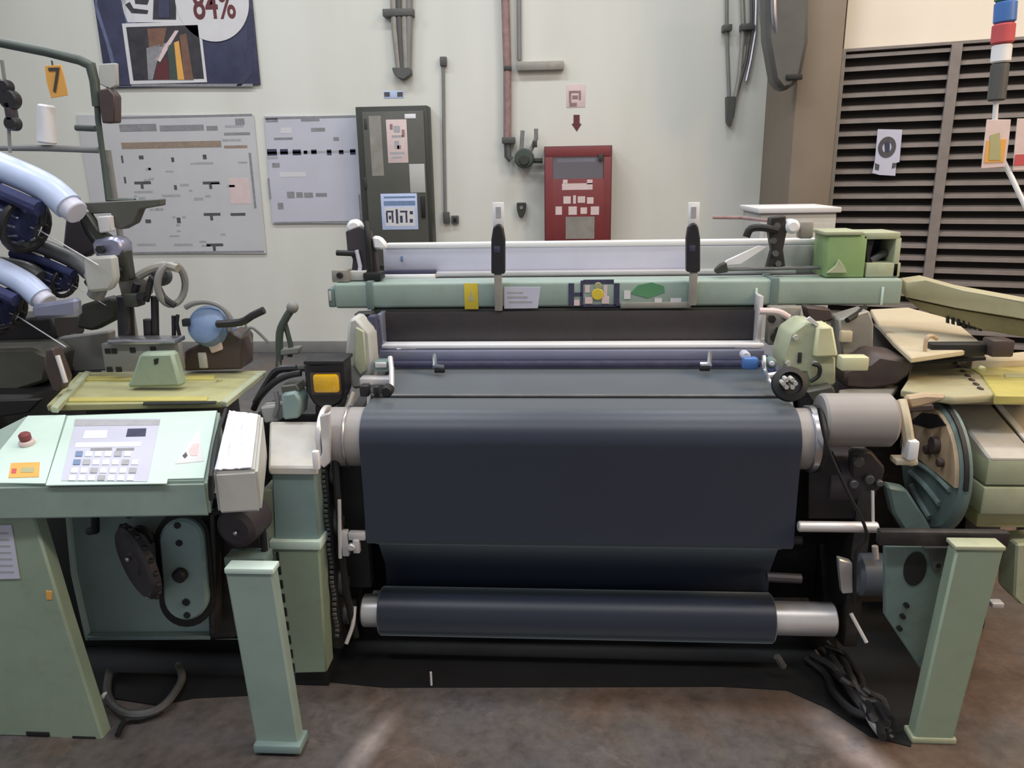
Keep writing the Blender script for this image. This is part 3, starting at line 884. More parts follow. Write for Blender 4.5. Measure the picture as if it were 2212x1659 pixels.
MB().box(a + 0.06, at(860, 558, HY).x + 0.02, HY - 0.004, HY, hz0 + 0.07, hz0 + 0.09, 0.001).build('blue_label', 'blue_dull', hf)

# ---- left harness mechanism
def bolts(pts, Y, r, d, name, mat, par):
    for x, y in pts:
        MB().pdisc(x, y, r, Y - d, d, 6, 0).build(name, mat, par)
ml = MB()
ml.ppoly([(746, 500), (776, 488), (800, 500), (812, 540), (818, 594), (758, 596), (762, 560), (750, 540)], 2.94, 0.03, 0.004)
ml = ml.build('lever_bracket', 'plum', loom)
MB().pdisc(764, 492, 17, 2.95, 0.05, bev=0.012).build('cap', 'white', ml)
MB().ppoly([(803, 510), (820, 512), (834, 528), (832, 540), (806, 538)], 2.925, 0.04, 0.008).build('cap', 'white', ml)
MB().ptube([(727, 546, 2.93), (776, 548, 2.93)], 0.011, 10).build('pivot_pin', 'black', ml)
MB().ptube([(792, 480, 2.96), (796, 520, 2.93), (800, 590, 2.93)], 0.012, 10, 4).build('lever', 'black', ml)
MB().ptube([(770, 540, 2.925), (778, 575, 2.925), (776, 592, 2.925)], 0.008, 8).build('lever', 'lilac', ml)
MB().pbox(784, 590, 822, 606, 2.88, 0.08, 0.004).build('clamp_block', 'black', ml)
a = MB().pbox(716, 583, 752, 610, 2.87, 0.06, 0.005).build('slide_block', 'grey_warm', loom)
MB().pdisc(733, 595, 7, 2.862, 0.01).build('slide_pin', 'black', a)
MB().pbox(752, 586, 790, 606, 2.9, 0.05, 0.004).build('slide_arm', 'grey_light', a)

# ---- right harness mechanism
mr = MB()
mr.ppoly([(1664, 470), (1698, 466), (1700, 500), (1692, 540), (1698, 584), (1656, 584), (1668, 540), (1660, 500)], 2.93, 0.04, 0.004)
mr = mr.build('lever_bracket', 'dark', loom)
MB().pdisc(1714, 490, 16, 2.92, 0.06, bev=0.014).build('cap', 'white', mr)
MB().pbox(1728, 478, 1758, 516, 2.95, 0.05, 0.008).build('spring_case', 'grey_warm', mr)
MB().ptube([(1612, 512, 2.92), (1622, 494, 2.92), (1650, 492, 2.92), (1680, 498, 2.92)], 0.014, 10, 3).build('lever', 'black', mr)
MB().ppoly([(1556, 576), (1570, 562), (1640, 530), (1658, 534), (1600, 572)], 2.93, 0.012, 0.003).build('white_arm', 'white', mr)
MB().ppoly([(1544, 584), (1556, 572), (1570, 566), (1574, 588), (1548, 592)], 2.9, 0.03, 0.004).build('knob', 'cabinet_dark', mr)
MB().ptube([(1572, 582, 2.92), (1772, 578, 2.92)], 0.007, 8).build('slide_rod', 'iron', mr)
bolts([(1680, 488), (1676, 548), (1682, 570), (1672, 520)], 2.93, 7, 0.014, 'bolt', 'iron', mr)
MB().ptube([(1540, 470, 3.2), (1600, 470, 3.2), (1668, 478, 3.0)], 0.006, 8).build('red_wire', 'red_pipe', mr)

# ---- reed zone: dark heddles in a silver frame, bright rail, fell
RY = 2.83
rz1 = tz0 - 0.002
fz = at(1240, 796, 2.735).z
rb = (at(830, 750, 2.77).z + at(1640, 742, 2.77).z) / 2
rx0, rx1 = at(824, 715, 2.78).x, at(1640, 700, 2.78).x
def reed_material():
    m = paint('reed_wires', (64, 60, 62), 0.45, metal=0.3, var=0.1)
    nt = m.node_tree
    tc = nt.nodes.new('ShaderNodeTexCoord')
    w = nt.nodes.new('ShaderNodeTexWave')
    w.bands_direction = 'X'
    w.inputs['Scale'].default_value = 90
    nt.links.new(tc.outputs['Object'], w.inputs['Vector'])
    bp = nt.nodes.new('ShaderNodeBump')
    bp.inputs['Strength'].default_value = 0.5
    bp.inputs['Distance'].default_value = 0.002
    nt.links.new(w.outputs['Fac'], bp.inputs['Height'])
    nt.links.new(bp.outputs['Normal'], nt.nodes['Principled BSDF'].inputs['Normal'])
    return m
M['reed'] = reed_material()
rd = MB().box(rx0, rx1, RY, RY + 0.015, rb, rz1 - 0.01, 0.001).build('reed', 'reed', loom)
MB().box(rx0 - 0.012, rx0 + 0.006, RY - 0.06, RY + 0.02, rb - 0.03, rz1 - 0.006, 0.003).build('stile', 'lilac_steel', rd)
MB().box(rx1 - 0.006, rx1 + 0.010, RY - 0.05, RY + 0.02, rb - 0.01, rz1 + 0.05, 0.003).build('stile', 'alu', rd)
MB().box(rx0, rx1 + 0.02, RY - 0.066, RY - 0.004, rb - 0.009, rb + 0.005, 0.004).build('bright_rail', 'white', rd)  # chrome rail coloured white to paint in its bright reflection
MB().box(rx0 - 0.006, rx1 + 0.016, RY - 0.085, RY - 0.05, rb - 0.05, rb - 0.014, 0.004).build('sley_rail', 'lilac_steel', rd)
MB().box(rx0 + 0.02, rx1, RY - 0.12, RY - 0.07, max(fz + 0.008, rb - 0.09), rb - 0.05, 0.006).build('race_board', 'ink_navy', rd)

# ---- temples at the cloth edges
for sx, pts in ((1, ((938, 768), (960, 800))), (-1, ((1534, 762), (1512, 796)))):
    (x0, y0), (x1, y1) = pts
    hk = MB()
    hk.ptube([(x0, y0, 2.70), (x0 + (2 if sx > 0 else -2), y1 - 8, 2.64), (x1, y1 - 8, 2.64)], 0.0085, 8)
    hk = hk.build('temple_hook', 'chrome', loom)
    MB().pbox(min(x0, x1), y1 - 3, max(x0, x1), y1 + 6, 2.63, 0.02, 0.002).build('rubber_pad', 'black', hk)

# left temple block: pale green arm, white plate, black clamp
tl = MB()
tl.ppoly([(752, 692), (768, 684), (800, 720), (806, 800), (800, 836), (760, 842), (745, 770)], 2.58, 0.10, 0.010)
tl = tl.build('temple_arm', 'grey_light', loom)
MB().ppoly([(768, 706), (786, 716), (792, 800), (778, 812), (764, 790)], 2.57, 0.02, 0.004).build('temple_face', 'cream_green', tl)
MB().pbox(796, 684, 812, 770, 2.66, 0.05, 0.004).build('guide_strip', 'ink_navy', tl)
MB().ppoly([(764, 678), (800, 676), (812, 700), (800, 732), (782, 730), (776, 700)], 2.7, 0.06, 0.004).build('rear_link', 'black', tl)
a = MB().pbox(806, 782, 838, 804, 2.54, 0.06, 0.006).build('temple_head', 'teal_dark', loom)
MB().pbox(810, 784, 834, 794, 2.532, 0.01, 0.002).build('head_plate', 'alu', a)
MB().ptube([(843, 772, 2.56), (846, 800, 2.52), (846, 836, 2.46)], 0.009, 8).build('head_rod', 'alu', a)
a = MB().pbox(776, 818, 844, 832, 2.50, 0.05, 0.004).build('clamp_plate', 'alu', loom)
m = MB()
m.pbox(776, 834, 796, 858, 2.38, 0.04, 0.006)
m.pbox(806, 836, 818, 858, 2.38, 0.04, 0.006)
m.pdisc(834, 847, 13, 2.33, 0.04, bev=0.006)
m.build('clamp_jaw', 'black', a)
MB().ptube([(798, 838, 2.49), (796, 888, 2.47)], 0.007, 8).build('clamp_rod', 'alu', a)
MB().ptube([(762, 850, 2.5), (752, 880, 2.45), (742, 905, 2.4)], 0.012, 8).build('grey_link', 'grey_warm', loom)

# right temple: black ring wheel with a chrome arm and blue knob
tr = MB().lathe([(0.0, 0), (0.048, 0), (0.054, 0.006), (0.054, 0.028), (0.036, 0.034), (0.032, 0.02), (0.0, 0.02)], at(1706, 836, 2.35) + Vector((0, 0.02, 0)), (0, -1, 0.5), 36).build('temple_wheel', 'black', loom)
for i in range(6):
    m = MB()
    a = i * math.pi / 3
    c = at(1706 + 13 * math.cos(a), 829 + 9 * math.sin(a), 2.315)
    m.cyl(c, c + Vector((0, 0.03, 0)), 0.007, n=10)
    m.build('wheel_bolt', 'grey_light', tr)
MB().ptube([(1650, 770, 2.55), (1652, 800, 2.5), (1664, 826, 2.42), (1690, 852, 2.36)], 0.008, 10, 5).build('chrome_arm', 'chrome', tr)
MB().ptube([(1660, 812, 2.46), (1716, 804, 2.46)], 0.01, 10).build('chrome_rod', 'alu', tr)
a = MB().pbox(1606, 774, 1640, 800, 2.54, 0.04, 0.01).build('sensor', 'blue', loom)
lab(a, 'blue sensor block')
MB().pdisc(1612, 770, 10, 2.56, 0.04, bev=0.004).build('sensor_cap', 'lilac', a)
MB().pdisc(1668, 786, 12, 2.53, 0.04, bev=0.006).build('ring_nut', 'teal_dark', a)
MB().pdisc(1668, 786, 6, 2.522, 0.01).build('nut_face', 'lilac', a)

# ---- legs
def leg(pts_px, Y, depth, mat, name='leg'):
    return MB().ppoly(pts_px, Y, depth, 0.006).build(name, mat, loom)
lf = leg([(486, 1240), (588, 1238), (647, 1612), (553, 1612)], 1.87, 0.045, 'sage')
MB().pbox(484, 1229, 590, 1241, 1.865, 0.05, 0.003).build('ledge', 'mint', lf)
MB().box(at(553, 1615, 1.87).x, at(654, 1615, 1.87).x, 1.85, 1.925, 0.012, 0.04, 0.005).build('foot', 'teal', lf)
MB().box(at(566, 1630, 1.87).x, at(640, 1630, 1.87).x, 1.86, 1.92, 0.0, 0.016, 0.003).build('foot_pad', 'black', lf)
# second, inner post with a shelf line
PY = 2.16
lp = leg([(588, 1190), (690, 1186), (698, 1320), (706, 1454), (630, 1456), (610, 1330)], PY, 0.08, 'sage_leg')
MB().ppoly([(586, 1012), (680, 1004), (690, 1172), (592, 1176)], PY + 0.012, 0.08, 0.006).build('upper_cover', 'teal', lp)
MB().pbox(582, 1170, 692, 1188, PY - 0.006, 0.08, 0.003).build('shelf_edge', 'mint', lp)
za = at(630, 1008, PY).z
MB().prism([(at(580, 1008, PY).x, PY, za), (at(686, 1004, PY).x, PY, za), (at(692, 918, PY + 0.28).x, PY + 0.28, za + 0.055), (at(584, 922, PY + 0.28).x, PY + 0.28, za + 0.055)], (0, 0, -0.03), 0.006).build('top_plate', 'beige', lp)
MB().ppoly([(562, 1062), (588, 1058), (596, 1176), (612, 1330), (634, 1456), (626, 1456), (600, 1330), (580, 1176)], PY + 0.02, 0.1, 0.002).build('edge_flange', 'cream_green', lp)
MB().box(at(632, 1460, PY).x, at(704, 1460, PY).x, PY + 0.02, PY + 0.11, 0.0, 0.07, 0.004).build('foot', 'black', lp)
m = MB()
for i in range(9):
    t = i / 8
    m.pbox(596 + 34 * t, 1194 + 240 * t, 602 + 34 * t, 1212 + 240 * t, PY - 0.004, 0.006, 0.001)
m.build('slot', 'black', lp)
MB().pbox(674, 976, 688, 1016, PY - 0.02, 0.02, 0.004).build('white_latch', 'white', lp)
MB().ppoly([(690, 900), (712, 892), (712, 1000), (700, 1012), (684, 1000), (696, 980)], PY + 0.03, 0.02, 0.003).build('latch_arm', 'alu', lp)

lr = leg([(2066, 1190), (2172, 1182), (2062, 1598), (1974, 1600)], 1.99, 0.05, 'sage_leg')
MB().box(at(1968, 1600, 1.99).x, at(2066, 1600, 1.99).x, 1.985, 2.045, 0.0, 0.02, 0.005).build('foot', 'cream_green', lr)
MB().pbox(2064, 1181, 2174, 1190, 1.986, 0.056, 0.003).build('ledge', 'cream_green', lr)
# gusset plate beside it, with its oval cut-out
gp = MB().ppoly([(1912, 1180), (2092, 1180), (2040, 1330), (1990, 1448), (1938, 1370), (1912, 1330)], 2.10, 0.02, 0.003).build('gusset', 'teal_dark', loom)
m = MB()
c = at(1976, 1228, 2.10)
m.lathe([(0, 0), (0.055, 0), (0.055, 0.004), (0, 0.004)], c + Vector((0, 0.0005, 0)), (0, -1, 0), 30)
for v in m.bm.verts:
    v.co.x = c.x + (v.co.x - c.x) * 0.58
m.build('hole', 'black', gp)
bolts([(2028, 1222), (1960, 1310), (1952, 1334), (1945, 1360), (2010, 1420)], 2.10, 6, 0.012, 'bolt', 'black', gp)
MB().ppoly([(1992, 1182), (2060, 1182), (2058, 1200), (2040, 1206), (2034, 1236), (2020, 1240), (2010, 1200)], 2.09, 0.01, 0.003).build('corner_plate', 'iron', gp)
# dark strip painting in the shade of the gap above it
MB().pbox(1900, 1150, 2182, 1182, 2.06, 0.03, 0.006).build('lower_rail', 'dark', loom)
# bracket of the cloth roll at right
a = MB().ppoly([(1812, 1208), (1842, 1216), (1844, 1282), (1820, 1284), (1816, 1250)], 2.3, 0.03, 0.004).build('roll_bracket', 'alu', loom)
MB().pxcyl(1846, 1914, 1240, 2.30, 0.068, n=36, bev=0.012).build('roll_gearbox', 'slate', a)
MB().ptube([(1890, 1180, 2.25), (1892, 1206, 2.25)], 0.01, 8).build('pin', 'alu', a)
MB().ptube([(1838, 1325, 2.24), (1872, 1388, 2.2)], 0.006, 8).build('release_lever', 'white', loom)
MB().ptube([(1656, 1246, 2.26), (1730, 1250, 2.26)], 0.016, 10).build('roll_stop', 'plum', loom)
MB().ptube([(766, 1310, 2.26), (762, 1350, 2.24), (748, 1390, 2.22)], 0.007, 8, 4).build('release_lever', 'alu', loom)
m = MB()
m.box(xsl + 0.0, xsl + 0.035, 2.30, 2.36, 0.16, 0.24, 0.006)
m.build('roll_bracket', 'dark', loom)

# ================================================================== CLOTH, CLOTH ROLL
def denim_material():
    m = paint('navy_denim', (26, 33, 54), 0.4, var=0.08, scale=2.0, spec=0.55)
    nt = m.node_tree
    b = nt.nodes['Principled BSDF']
    b.inputs['Sheen Weight'].default_value = 1.0
    b.inputs['Sheen Roughness'].default_value = 0.45
    b.inputs['Sheen Tint'].default_value = lin((222, 236, 240))
    tc = nt.nodes.new('ShaderNodeTexCoord')
    w = nt.nodes.new('ShaderNodeTexWave')
    w.bands_direction = 'DIAGONAL'
    w.inputs['Scale'].default_value = 160
    nt.links.new(tc.outputs['Object'], w.inputs['Vector'])
    bp = nt.nodes.new('ShaderNodeBump')
    bp.inputs['Strength'].default_value = 0.05
    bp.inputs['Distance'].default_value = 0.001
    nt.links.new(w.outputs['Fac'], bp.inputs['Height'])
    nt.links.new(bp.outputs['Normal'], b.inputs['Normal'])
    return m
M['denim'] = denim_material()
prof = [(2.735, fz), (2.60, fz - 0.006), (2.50, 0.946), (2.42, 0.9405)]
for k in range(13):
    a = math.radians(86 - k * 86 / 12)
    prof.append((BY - math.cos(a) * BR, BZ + math.sin(a) * BR))
for k in range(1, 7):
    t = k / 7
    prof.append((BY - BR + 0.004 * math.sin(t * 3.1), BZ + (LBZ - BZ) * t))
prof += [(2.207, LBZ + 0.006), (2.205, LBZ - 0.006), (2.215, LBZ - 0.022), (2.24, LBZ - 0.03), (2.36, LBZ - 0.10), (2.43, 0.32), (2.43, 0.24)]
RCY, RCZ = 2.34, (at(810, 1334, 2.25).z + at(1680, 1332, 2.25).z) / 2 - 0.045
cl = tag(MB().sweepx(prof, XL, XR, 0.0025, 8).build('cloth', 'denim'), 'wide navy cloth running over the breast roller and down the loom front', 'cloth')
cr = thing('cloth_roll', 'roll of navy cloth on silver tube near the floor under the loom front', 'cloth roll', (XM, RCY, RCZ - 0.083))
MB().cyl((at(812, 1330, 2.26).x, RCY, RCZ), (at(1682, 1330, 2.26).x, RCY, RCZ), 0.083, n=48, bev=0.004).build('wound_cloth', 'denim', cr)
MB().cyl((at(772, 1330, 2.26).x, RCY, RCZ), (at(1822, 1330, 2.26).x, RCY, RCZ), 0.056, n=40, bev=0.004).build('tube', 'alu', cr)
# ================================================================== RIGHT-HAND MACHINERY
# --- small card, tags, stack light and rope in front of the louvre
ca = thing('sign_card', 'small white card with dark round symbol hung on slatted screen', 'sign', atp(1920, 382, LV0, LN))
def lpoly(pts, off, th):
    p0 = LV0 + LN * off
    return MB().prism([atp(x, y, p0, LN) for x, y in pts], LN * th, 0.0008)
lpoly([(1896, 279), (1949, 280), (1943, 350), (1936, 352), (1934, 380), (1900, 378), (1884, 374), (1890, 345)], 0.012, 0.003).build('card', 'paper_lilac', ca)
def lring(c, ro, ri, off, name, mat, par, sy=1.25):
    m = MB()
    o = atp(*c, LV0 + LN * off, LN)
    q = Vector((0, 0, 1)).rotation_difference(LN).to_matrix()
    prof = [(ri, 0), (ro, 0), (ro, 0.003), (ri, 0.003), (ri, 0)]
    m.lathe(prof, o, LN, 30)
    for v in m.bm.verts:
        v.co.z = o.z + (v.co.z - o.z) * sy
    return m.build(name, mat, par)
lring((1916, 318), 0.062, 0.032, 0.015, 'ring', 'ink', ca)
lpoly([(1910, 302), (1922, 302), (1922, 338), (1912, 338)], 0.0155, 0.002).build('bar', 'ink_navy', ca)
lpoly([(1890, 352), (1900, 356), (1898, 368), (1890, 366)], 0.0155, 0.002).build('print', 'ink', ca)
lpoly([(1928, 352), (1936, 352), (1934, 362), (1926, 364)], 0.0155, 0.002).build('print', 'ink', ca)

SY = 3.4
sl_ = thing('stack_light', 'signal tower lamp with blue, red and white tiers on thin bent white pole', 'signal tower', Vector((at(2160, 200, SY).x, SY + 0.04, 0)))
def tier(y0, y1, xc0, xc1, r, name, mat, label=None):
    a, b = at(xc0, y0, SY), at(xc1, y1, SY)
    o = MB().cyl(b, a, r, n=28, bev=0.006).build(name, mat, sl_)
    if label:
        lab(o, label)
tier(-60, 2, 2176, 2173, 0.040, 'lens', 'green_logo', 'green lens tier')
tier(3, 50, 2173, 2170, 0.040, 'lens', 'blue', 'blue lens tier')
tier(51, 95, 2169, 2165, 0.041, 'lens', 'red_print', 'red lens tier')
tier(96, 136, 2165, 2161, 0.036, 'lens', 'white', 'white lens tier')
tier(137, 218, 2161, 2152, 0.033, 'lamp_base', 'duct')
MB().tube([at(2152, 216, SY), at(2149, 290, SY), at(2164, 340, 3.39), at(2186, 385, 3.37), at(2212, 440, 3.34), at(2262, 540, 3.3), at(2300, 640, 3.3)], 0.010, 10, 4).build('pole', 'white', sl_)
a = at(2300, 640, 3.3)
MB().cyl((a.x, 3.3, 0), (a.x, 3.3, a.z + 0.02), 0.03, n=16).build('stand', 'dark', sl_)
TGY = 3.36
t1 = thing('hanging_tag', 'yellow and cream tag hanging from the signal tower pole', 'tag', at(2146, 362, TGY))
MB().ppoly([(2132, 258), (2184, 258), (2180, 300), (2172, 360), (2120, 364), (2126, 310)], TGY, 0.004, 0.001).build('card', 'pink', t1)
MB().ppoly([(2132, 304), (2174, 300), (2168, 350), (2126, 352)], TGY - 0.002, 0.002, 0).build('yellow_block', 'orange', t1)
MB().ppoly([(2140, 292), (2160, 286), (2162, 346), (2136, 346)], TGY - 0.0035, 0.0015, 0).build('symbol', 'olive', t1)
t2 = thing('hanging_tag', 'pink and red tag at the right edge beside the yellow tag', 'tag', at(2205, 366, TGY))
MB().ppoly([(2198, 256), (2244, 256), (2240, 366), (2188, 368), (2192, 320)], TGY, 0.004, 0.001).build('card', 'pink', t2)
MB().ppoly([(2194, 334), (2236, 332), (2234, 356), (2190, 358)], TGY - 0.002, 0.002, 0).build('red_block', 'red_print', t2)

# --- pale steel cabinet behind the loom, left of the louvre
pc = thing('machine_cabinet', 'pale grey machine cabinet standing behind the loom at pillar foot', 'cabinet', Vector((at(1710, 500, 4.6).x, 4.8, 0)))
x0, x1 = at(1640, 520, 4.6).x, at(1802, 520, 4.6).x
zt = at(1720, 460, 4.6).z
MB().box(x0, x1, 4.6, 5.05, 0.08, zt, 0.006).build('body', 'grey_light', pc)
MB().box(x0 - 0.02, x1 + 0.02, 4.58, 5.07, zt, zt + 0.03, 0.006).build('top', 'offwhite', pc)
MB().box(x0 + 0.03, x1 - 0.03, 4.62, 5.03, 0, 0.08, 0.004).build('plinth', 'dark', pc)
MB().box(x0 + 0.03, x1 - 0.03, 4.59, 4.6, 0.2, zt - 0.06, 0.003).build('door', 'grey_light', pc)

# --- leaf green box on the right end of the top beam
GY = 2.88
gb = thing('control_box', 'leaf green open-ended metal box on right end of the top beam', 'box', at(1850, 592, GY + 0.1))
zb = tz1 + 0.002
def gbox(mb, a, b, ztop, y0=GY, d=0.16, z0=None, bev=0.005):
    return mb.box(at(a, 540, GY).x, at(b, 540, GY).x, y0, y0 + d, zb if z0 is None else z0, ztop, bev)
zt = at(1840, 508, GY).z
gbox(MB(), 1788, 1872, zt).build('body', 'green_box', gb)
m = MB()
m.box(at(1782, 500, GY).x, at(1864, 500, GY).x, GY - 0.008, GY + 0.165, zt, zt + 0.014, 0.004)
m.build('lid', 'cream_green', gb)
m = MB()
z1 = at(1905, 502, GY).z
z2 = at(1905, 517, GY).z
m.box(at(1866, 510, GY).x, at(1946, 510, GY).x, GY, GY + 0.16, z2, z1, 0.004)
m.box(at(1933, 540, GY).x, at(1946, 540, GY).x, GY, GY + 0.16, zb, z2 + 0.004, 0.004)
m.box(at(1872, 575, GY).x, at(1946, 575, GY).x, GY, GY + 0.16, zb, at(1905, 568, GY).z, 0.004)
m.build('frame', 'cream_green', gb)
m = MB()
m.box(at(1872, 540, GY).x, at(1934, 540, GY).x, GY + 0.14, GY + 0.16, zb + 0.02, z2, 0)
m.ppoly([(1872, 520), (1888, 520), (1878, 560), (1886, 568), (1872, 568)], GY + 0.02, 0.1, 0)
m.build('interior', 'black', gb)
MB().ptube([(1880, 564, GY + 0.05), (1905, 548, GY + 0.06), (1930, 544, GY + 0.08)], 0.014, 10).build('spindle', 'iron', gb)
MB().ppoly([(1786, 590), (1830, 590), (1822, 572), (1812, 560), (1806, 574)], GY - 0.012, 0.012, 0.002).build('foot_plate', 'cream_green', gb)

# --- long slanting trunking running right from the top beam
tk = thing('cable_trunking', 'long pale green trunking slanting down right from the top beam end', 'trunking', at(2080, 700, 2.75))
def ypoly(pts, ext, bev=0.003):
    return MB().prism([at(*p) for p in pts], ext, bev)
ypoly([(1956, 610, 2.88), (2000, 604, 2.84), (2080, 626, 2.76), (2212, 650, 2.62), (2300, 668, 2.54), (2300, 708, 2.54), (2212, 690, 2.62), (2066, 666, 2.76), (1956, 642, 2.88)], (0.03, 0.12, 0)).build('cover', 'khaki', tk)
ypoly([(1958, 645, 2.89), (2066, 668, 2.77), (2212, 692, 2.63), (2300, 712, 2.55), (2300, 750, 2.55), (2212, 728, 2.63), (2120, 712, 2.72), (1985, 668, 2.86)], (0.03, 0.1, 0)).build('channel', 'khaki_dark', tk)
m = MB()
for i in range(7):
    t = i / 6
    m.prism([at(2046 + 70 * t + dx, 684 + 17 * t + dy, 2.785 - 0.06 * t) for dx, dy in ((0, 0), (5, 1), (5, 15), (0, 14))], (0, 0.01, 0), 0)
m.build('slot', 'black', tk)

# --- drive housing: hood, plates, tray
dh = thing('drive_housing', 'cluttered cream and brown drive housing right of the cloth, under trunking', 'machine housing', Vector((at(1960, 800, 2.7).x, 2.8, 0)))
zh = 1.06
MB().zpoly([(1880, 668), (1962, 664), (2060, 690), (2118, 738), (2112, 752), (1968, 772), (1930, 738), (1898, 702)], zh, 0.02, 0.004).build('hood', 'cream', dh)
MB().zpoly([(1884, 700), (1930, 740), (1968, 774), (2112, 754), (2130, 772), (1980, 782), (1885, 775)], zh - 0.06, 0.01, 0).build('gap_shade', 'black', dh)  # black sheet painting in the shade of the gap under the hood
MB().pbox(2012, 744, 2130, 770, 2.58, 0.05, 0.004).build('slot_box', 'black', dh)
MB().ptube([(1998, 778, 2.56), (2000, 735, 2.56), (2012, 726, 2.57), (2024, 732, 2.58)], 0.007, 8, 3).build('hook', 'tan', dh)
MB().pbox(2144, 736, 2192, 772, 2.55, 0.07, 0.006).build('junction_box', 'brown', dh)
MB().ppoly([(1812, 690), (1878, 670), (1888, 700), (1886, 775), (1820, 775)], 2.72, 0.1, 0.006).build('column', 'grey_warm', dh)
MB().pbox(1818, 716, 1842, 740, 2.70, 0.03, 0.004).build('boss', 'cream', dh)
m = MB(); m.ppoly([(1826, 800), (1880, 784), (1900, 768), (1972, 780), (1968, 806), (1940, 832), (1880, 842), (1826, 838)], 2.56, 0.2, 0.01)
m.build('brown_cover', 'brown', dh)
MB().pbox(1818, 772, 1878, 802, 2.46, 0.05, 0.006).build('cream_block', 'lime', dh)
MB().zpoly([(1812, 842), (1900, 832), (1940, 832), (1925, 852), (1850, 858), (1812, 856)], 0.93, 0.02, 0.003).build('ledge', 'grey_warm', dh)
zc = 0.96
MB().zpoly([(1972, 778), (2060, 772), (2118, 808), (2150, 852), (2060, 858), (1946, 842), (1960, 820)], zc, 0.025, 0.004).build('cream_plate', 'khaki', dh)
MB().zpoly([(2062, 774), (2116, 772), (2300, 770), (2300, 856), (2150, 854), (2118, 808)], zc + 0.004, 0.03, 0.003).build('tray', 'olive_bright', dh)
MB().zpoly([(2090, 770), (2300, 752), (2300, 774), (2100, 780)], zc + 0.03, 0.03, 0.003).build('tray_edge', 'cream', dh)
MB().zpoly([(2170, 806), (2300, 804), (2300, 814), (2172, 815)], zc + 0.007, 0.004, 0).build('tray_groove', 'olive', dh)
MB().pdisc(2125, 798, 6, 2.45, 0.02).build('tray_bolt', 'olive', dh)
m = MB()
for i in range(7):
    t = i / 6
    p = atz(2062 + 56 * t, 782 + 56 * t, zc + 0.004)
    m.box(p.x - 0.006, p.x + 0.006, p.y - 0.012, p.y + 0.012, zc - 0.002, zc + 0.006, 0.002, 1)
m.build('edge_trim', 'brown', dh)
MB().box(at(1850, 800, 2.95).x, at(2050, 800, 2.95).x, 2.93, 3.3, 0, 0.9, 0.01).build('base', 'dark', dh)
# clutter under the beam, left of the column
MB().pbox(1662, 664, 1728, 746, 2.78, 0.06, 0.006).build('bearing_block', 'grey_warm', dh)
bolts([(1668, 690), (1700, 684), (1684, 716), (1674, 730), (1710, 726)], 2.78, 9, 0.016, 'bolt', 'dark', dh)
MB().ptube([(1640, 672, 2.72), (1680, 674, 2.72), (1704, 686, 2.72)], 0.012, 10, 4).build('pink_hose', 'pink', dh)
MB().ppoly([(1740, 662), (1796, 668), (1802, 690), (1770, 700), (1746, 690)], 2.76, 0.06, 0.006).build('dark_block', 'brown', dh)
MB().ptube([(1830, 692, 2.70), (1856, 676, 2.74), (1868, 664, 2.80)], 0.010, 8).build('black_hose', 'black', dh)

# --- temple motor bracket, pale green with a lighter cap
tbk = thing('bracket_housing', 'pale green angled bracket with light cap beside the black ring wheel', 'bracket', at(1760, 860, 2.56))
MB().ppoly([(1706, 720), (1740, 696), (1770, 700), (1770, 760), (1806, 770), (1806, 832), (1748, 842), (1740, 806), (1694, 804), (1690, 774)], 2.55, 0.14, 0.008).build('body', 'cream_green', tbk)
MB().ppoly([(1766, 706), (1800, 704), (1812, 772), (1758, 774)], 2.53, 0.10, 0.008).build('cap', 'lime', tbk)
MB().pbox(1724, 762, 1732, 784, 2.545, 0.01, 0.001).build('slot', 'dark', tbk)
MB().ptube([(1756, 786, 2.54), (1770, 792, 2.53), (1768, 812, 2.53), (1750, 824, 2.53)], 0.007, 8, 4).build('cable', 'dark', tbk)
bolts([(1762, 786), (1704, 786), (1720, 730)], 2.55, 6, 0.014, 'bolt', 'grey_light', tbk)
MB().ppoly([(1740, 846), (1800, 834), (1806, 850), (1776, 868), (1764, 880), (1752, 864)], 2.50, 0.08, 0.005).build('foot', 'cabinet', tbk)
MB().ppoly([(1742, 690), (1750, 684), (1770, 700), (1764, 706)], 2.545, 0.01, 0.001).build('light_edge', 'offwhite', tbk)

# --- big round pulley guard, tan on top, teal below
PYc = 2.44
pg = thing('pulley_guard', 'large round pulley guard with tan upper half and teal lower half', 'guard', at(2000, 1160, PYc))
pcn = at(2006, 1004, PYc)
m = MB()
m.lathe([(0.0, 0), (0.20, 0.0), (0.215, 0.012), (0.215, 0.03), (0.20, 0.036), (0.0, 0.036)], pcn, (1, 0, 0), 48)
m.build('drum', 'teal_dark', pg)
m = MB()
AR = [math.radians(a) for a in range(-30, 181, 10)]
m.prism([pcn + Vector((0.004, 0.221 * math.cos(a), 0.221 * math.sin(a))) for a in AR] + [pcn + Vector((0.004, 0.213 * math.cos(a), 0.213 * math.sin(a))) for a in reversed(AR)], (0.014, 0, 0), 0.001)
m.build('rim_band', 'black', pg)
half = [pcn + Vector((-0.012, 0.197 * math.cos(math.radians(a)), 0.197 * math.sin(math.radians(a)))) for a in range(0, 181, 10)]
MB().prism(half, (0.013, 0, 0), 0.002).build('upper_plate', 'tan', pg)
for y, z, r in ((-0.06, 0.09, 0.028), (-0.11, 0.05, 0.014), (-0.02, 0.06, 0.016)):
    MB().cyl(pcn + Vector((-0.03, y, z)), pcn + Vector((-0.01, y, z)), r, n=16, bev=0.003).build('boss', 'brown', pg)
m = MB()
m.prism([pcn + Vector((-0.015, y, z)) for y, z in ((0.14, 0.10), (0.06, 0.16), (-0.04, 0.185), (-0.10, 0.17), (0.0, 0.125))], (0.004, 0, 0), 0)
m.build('opening', 'black', pg)
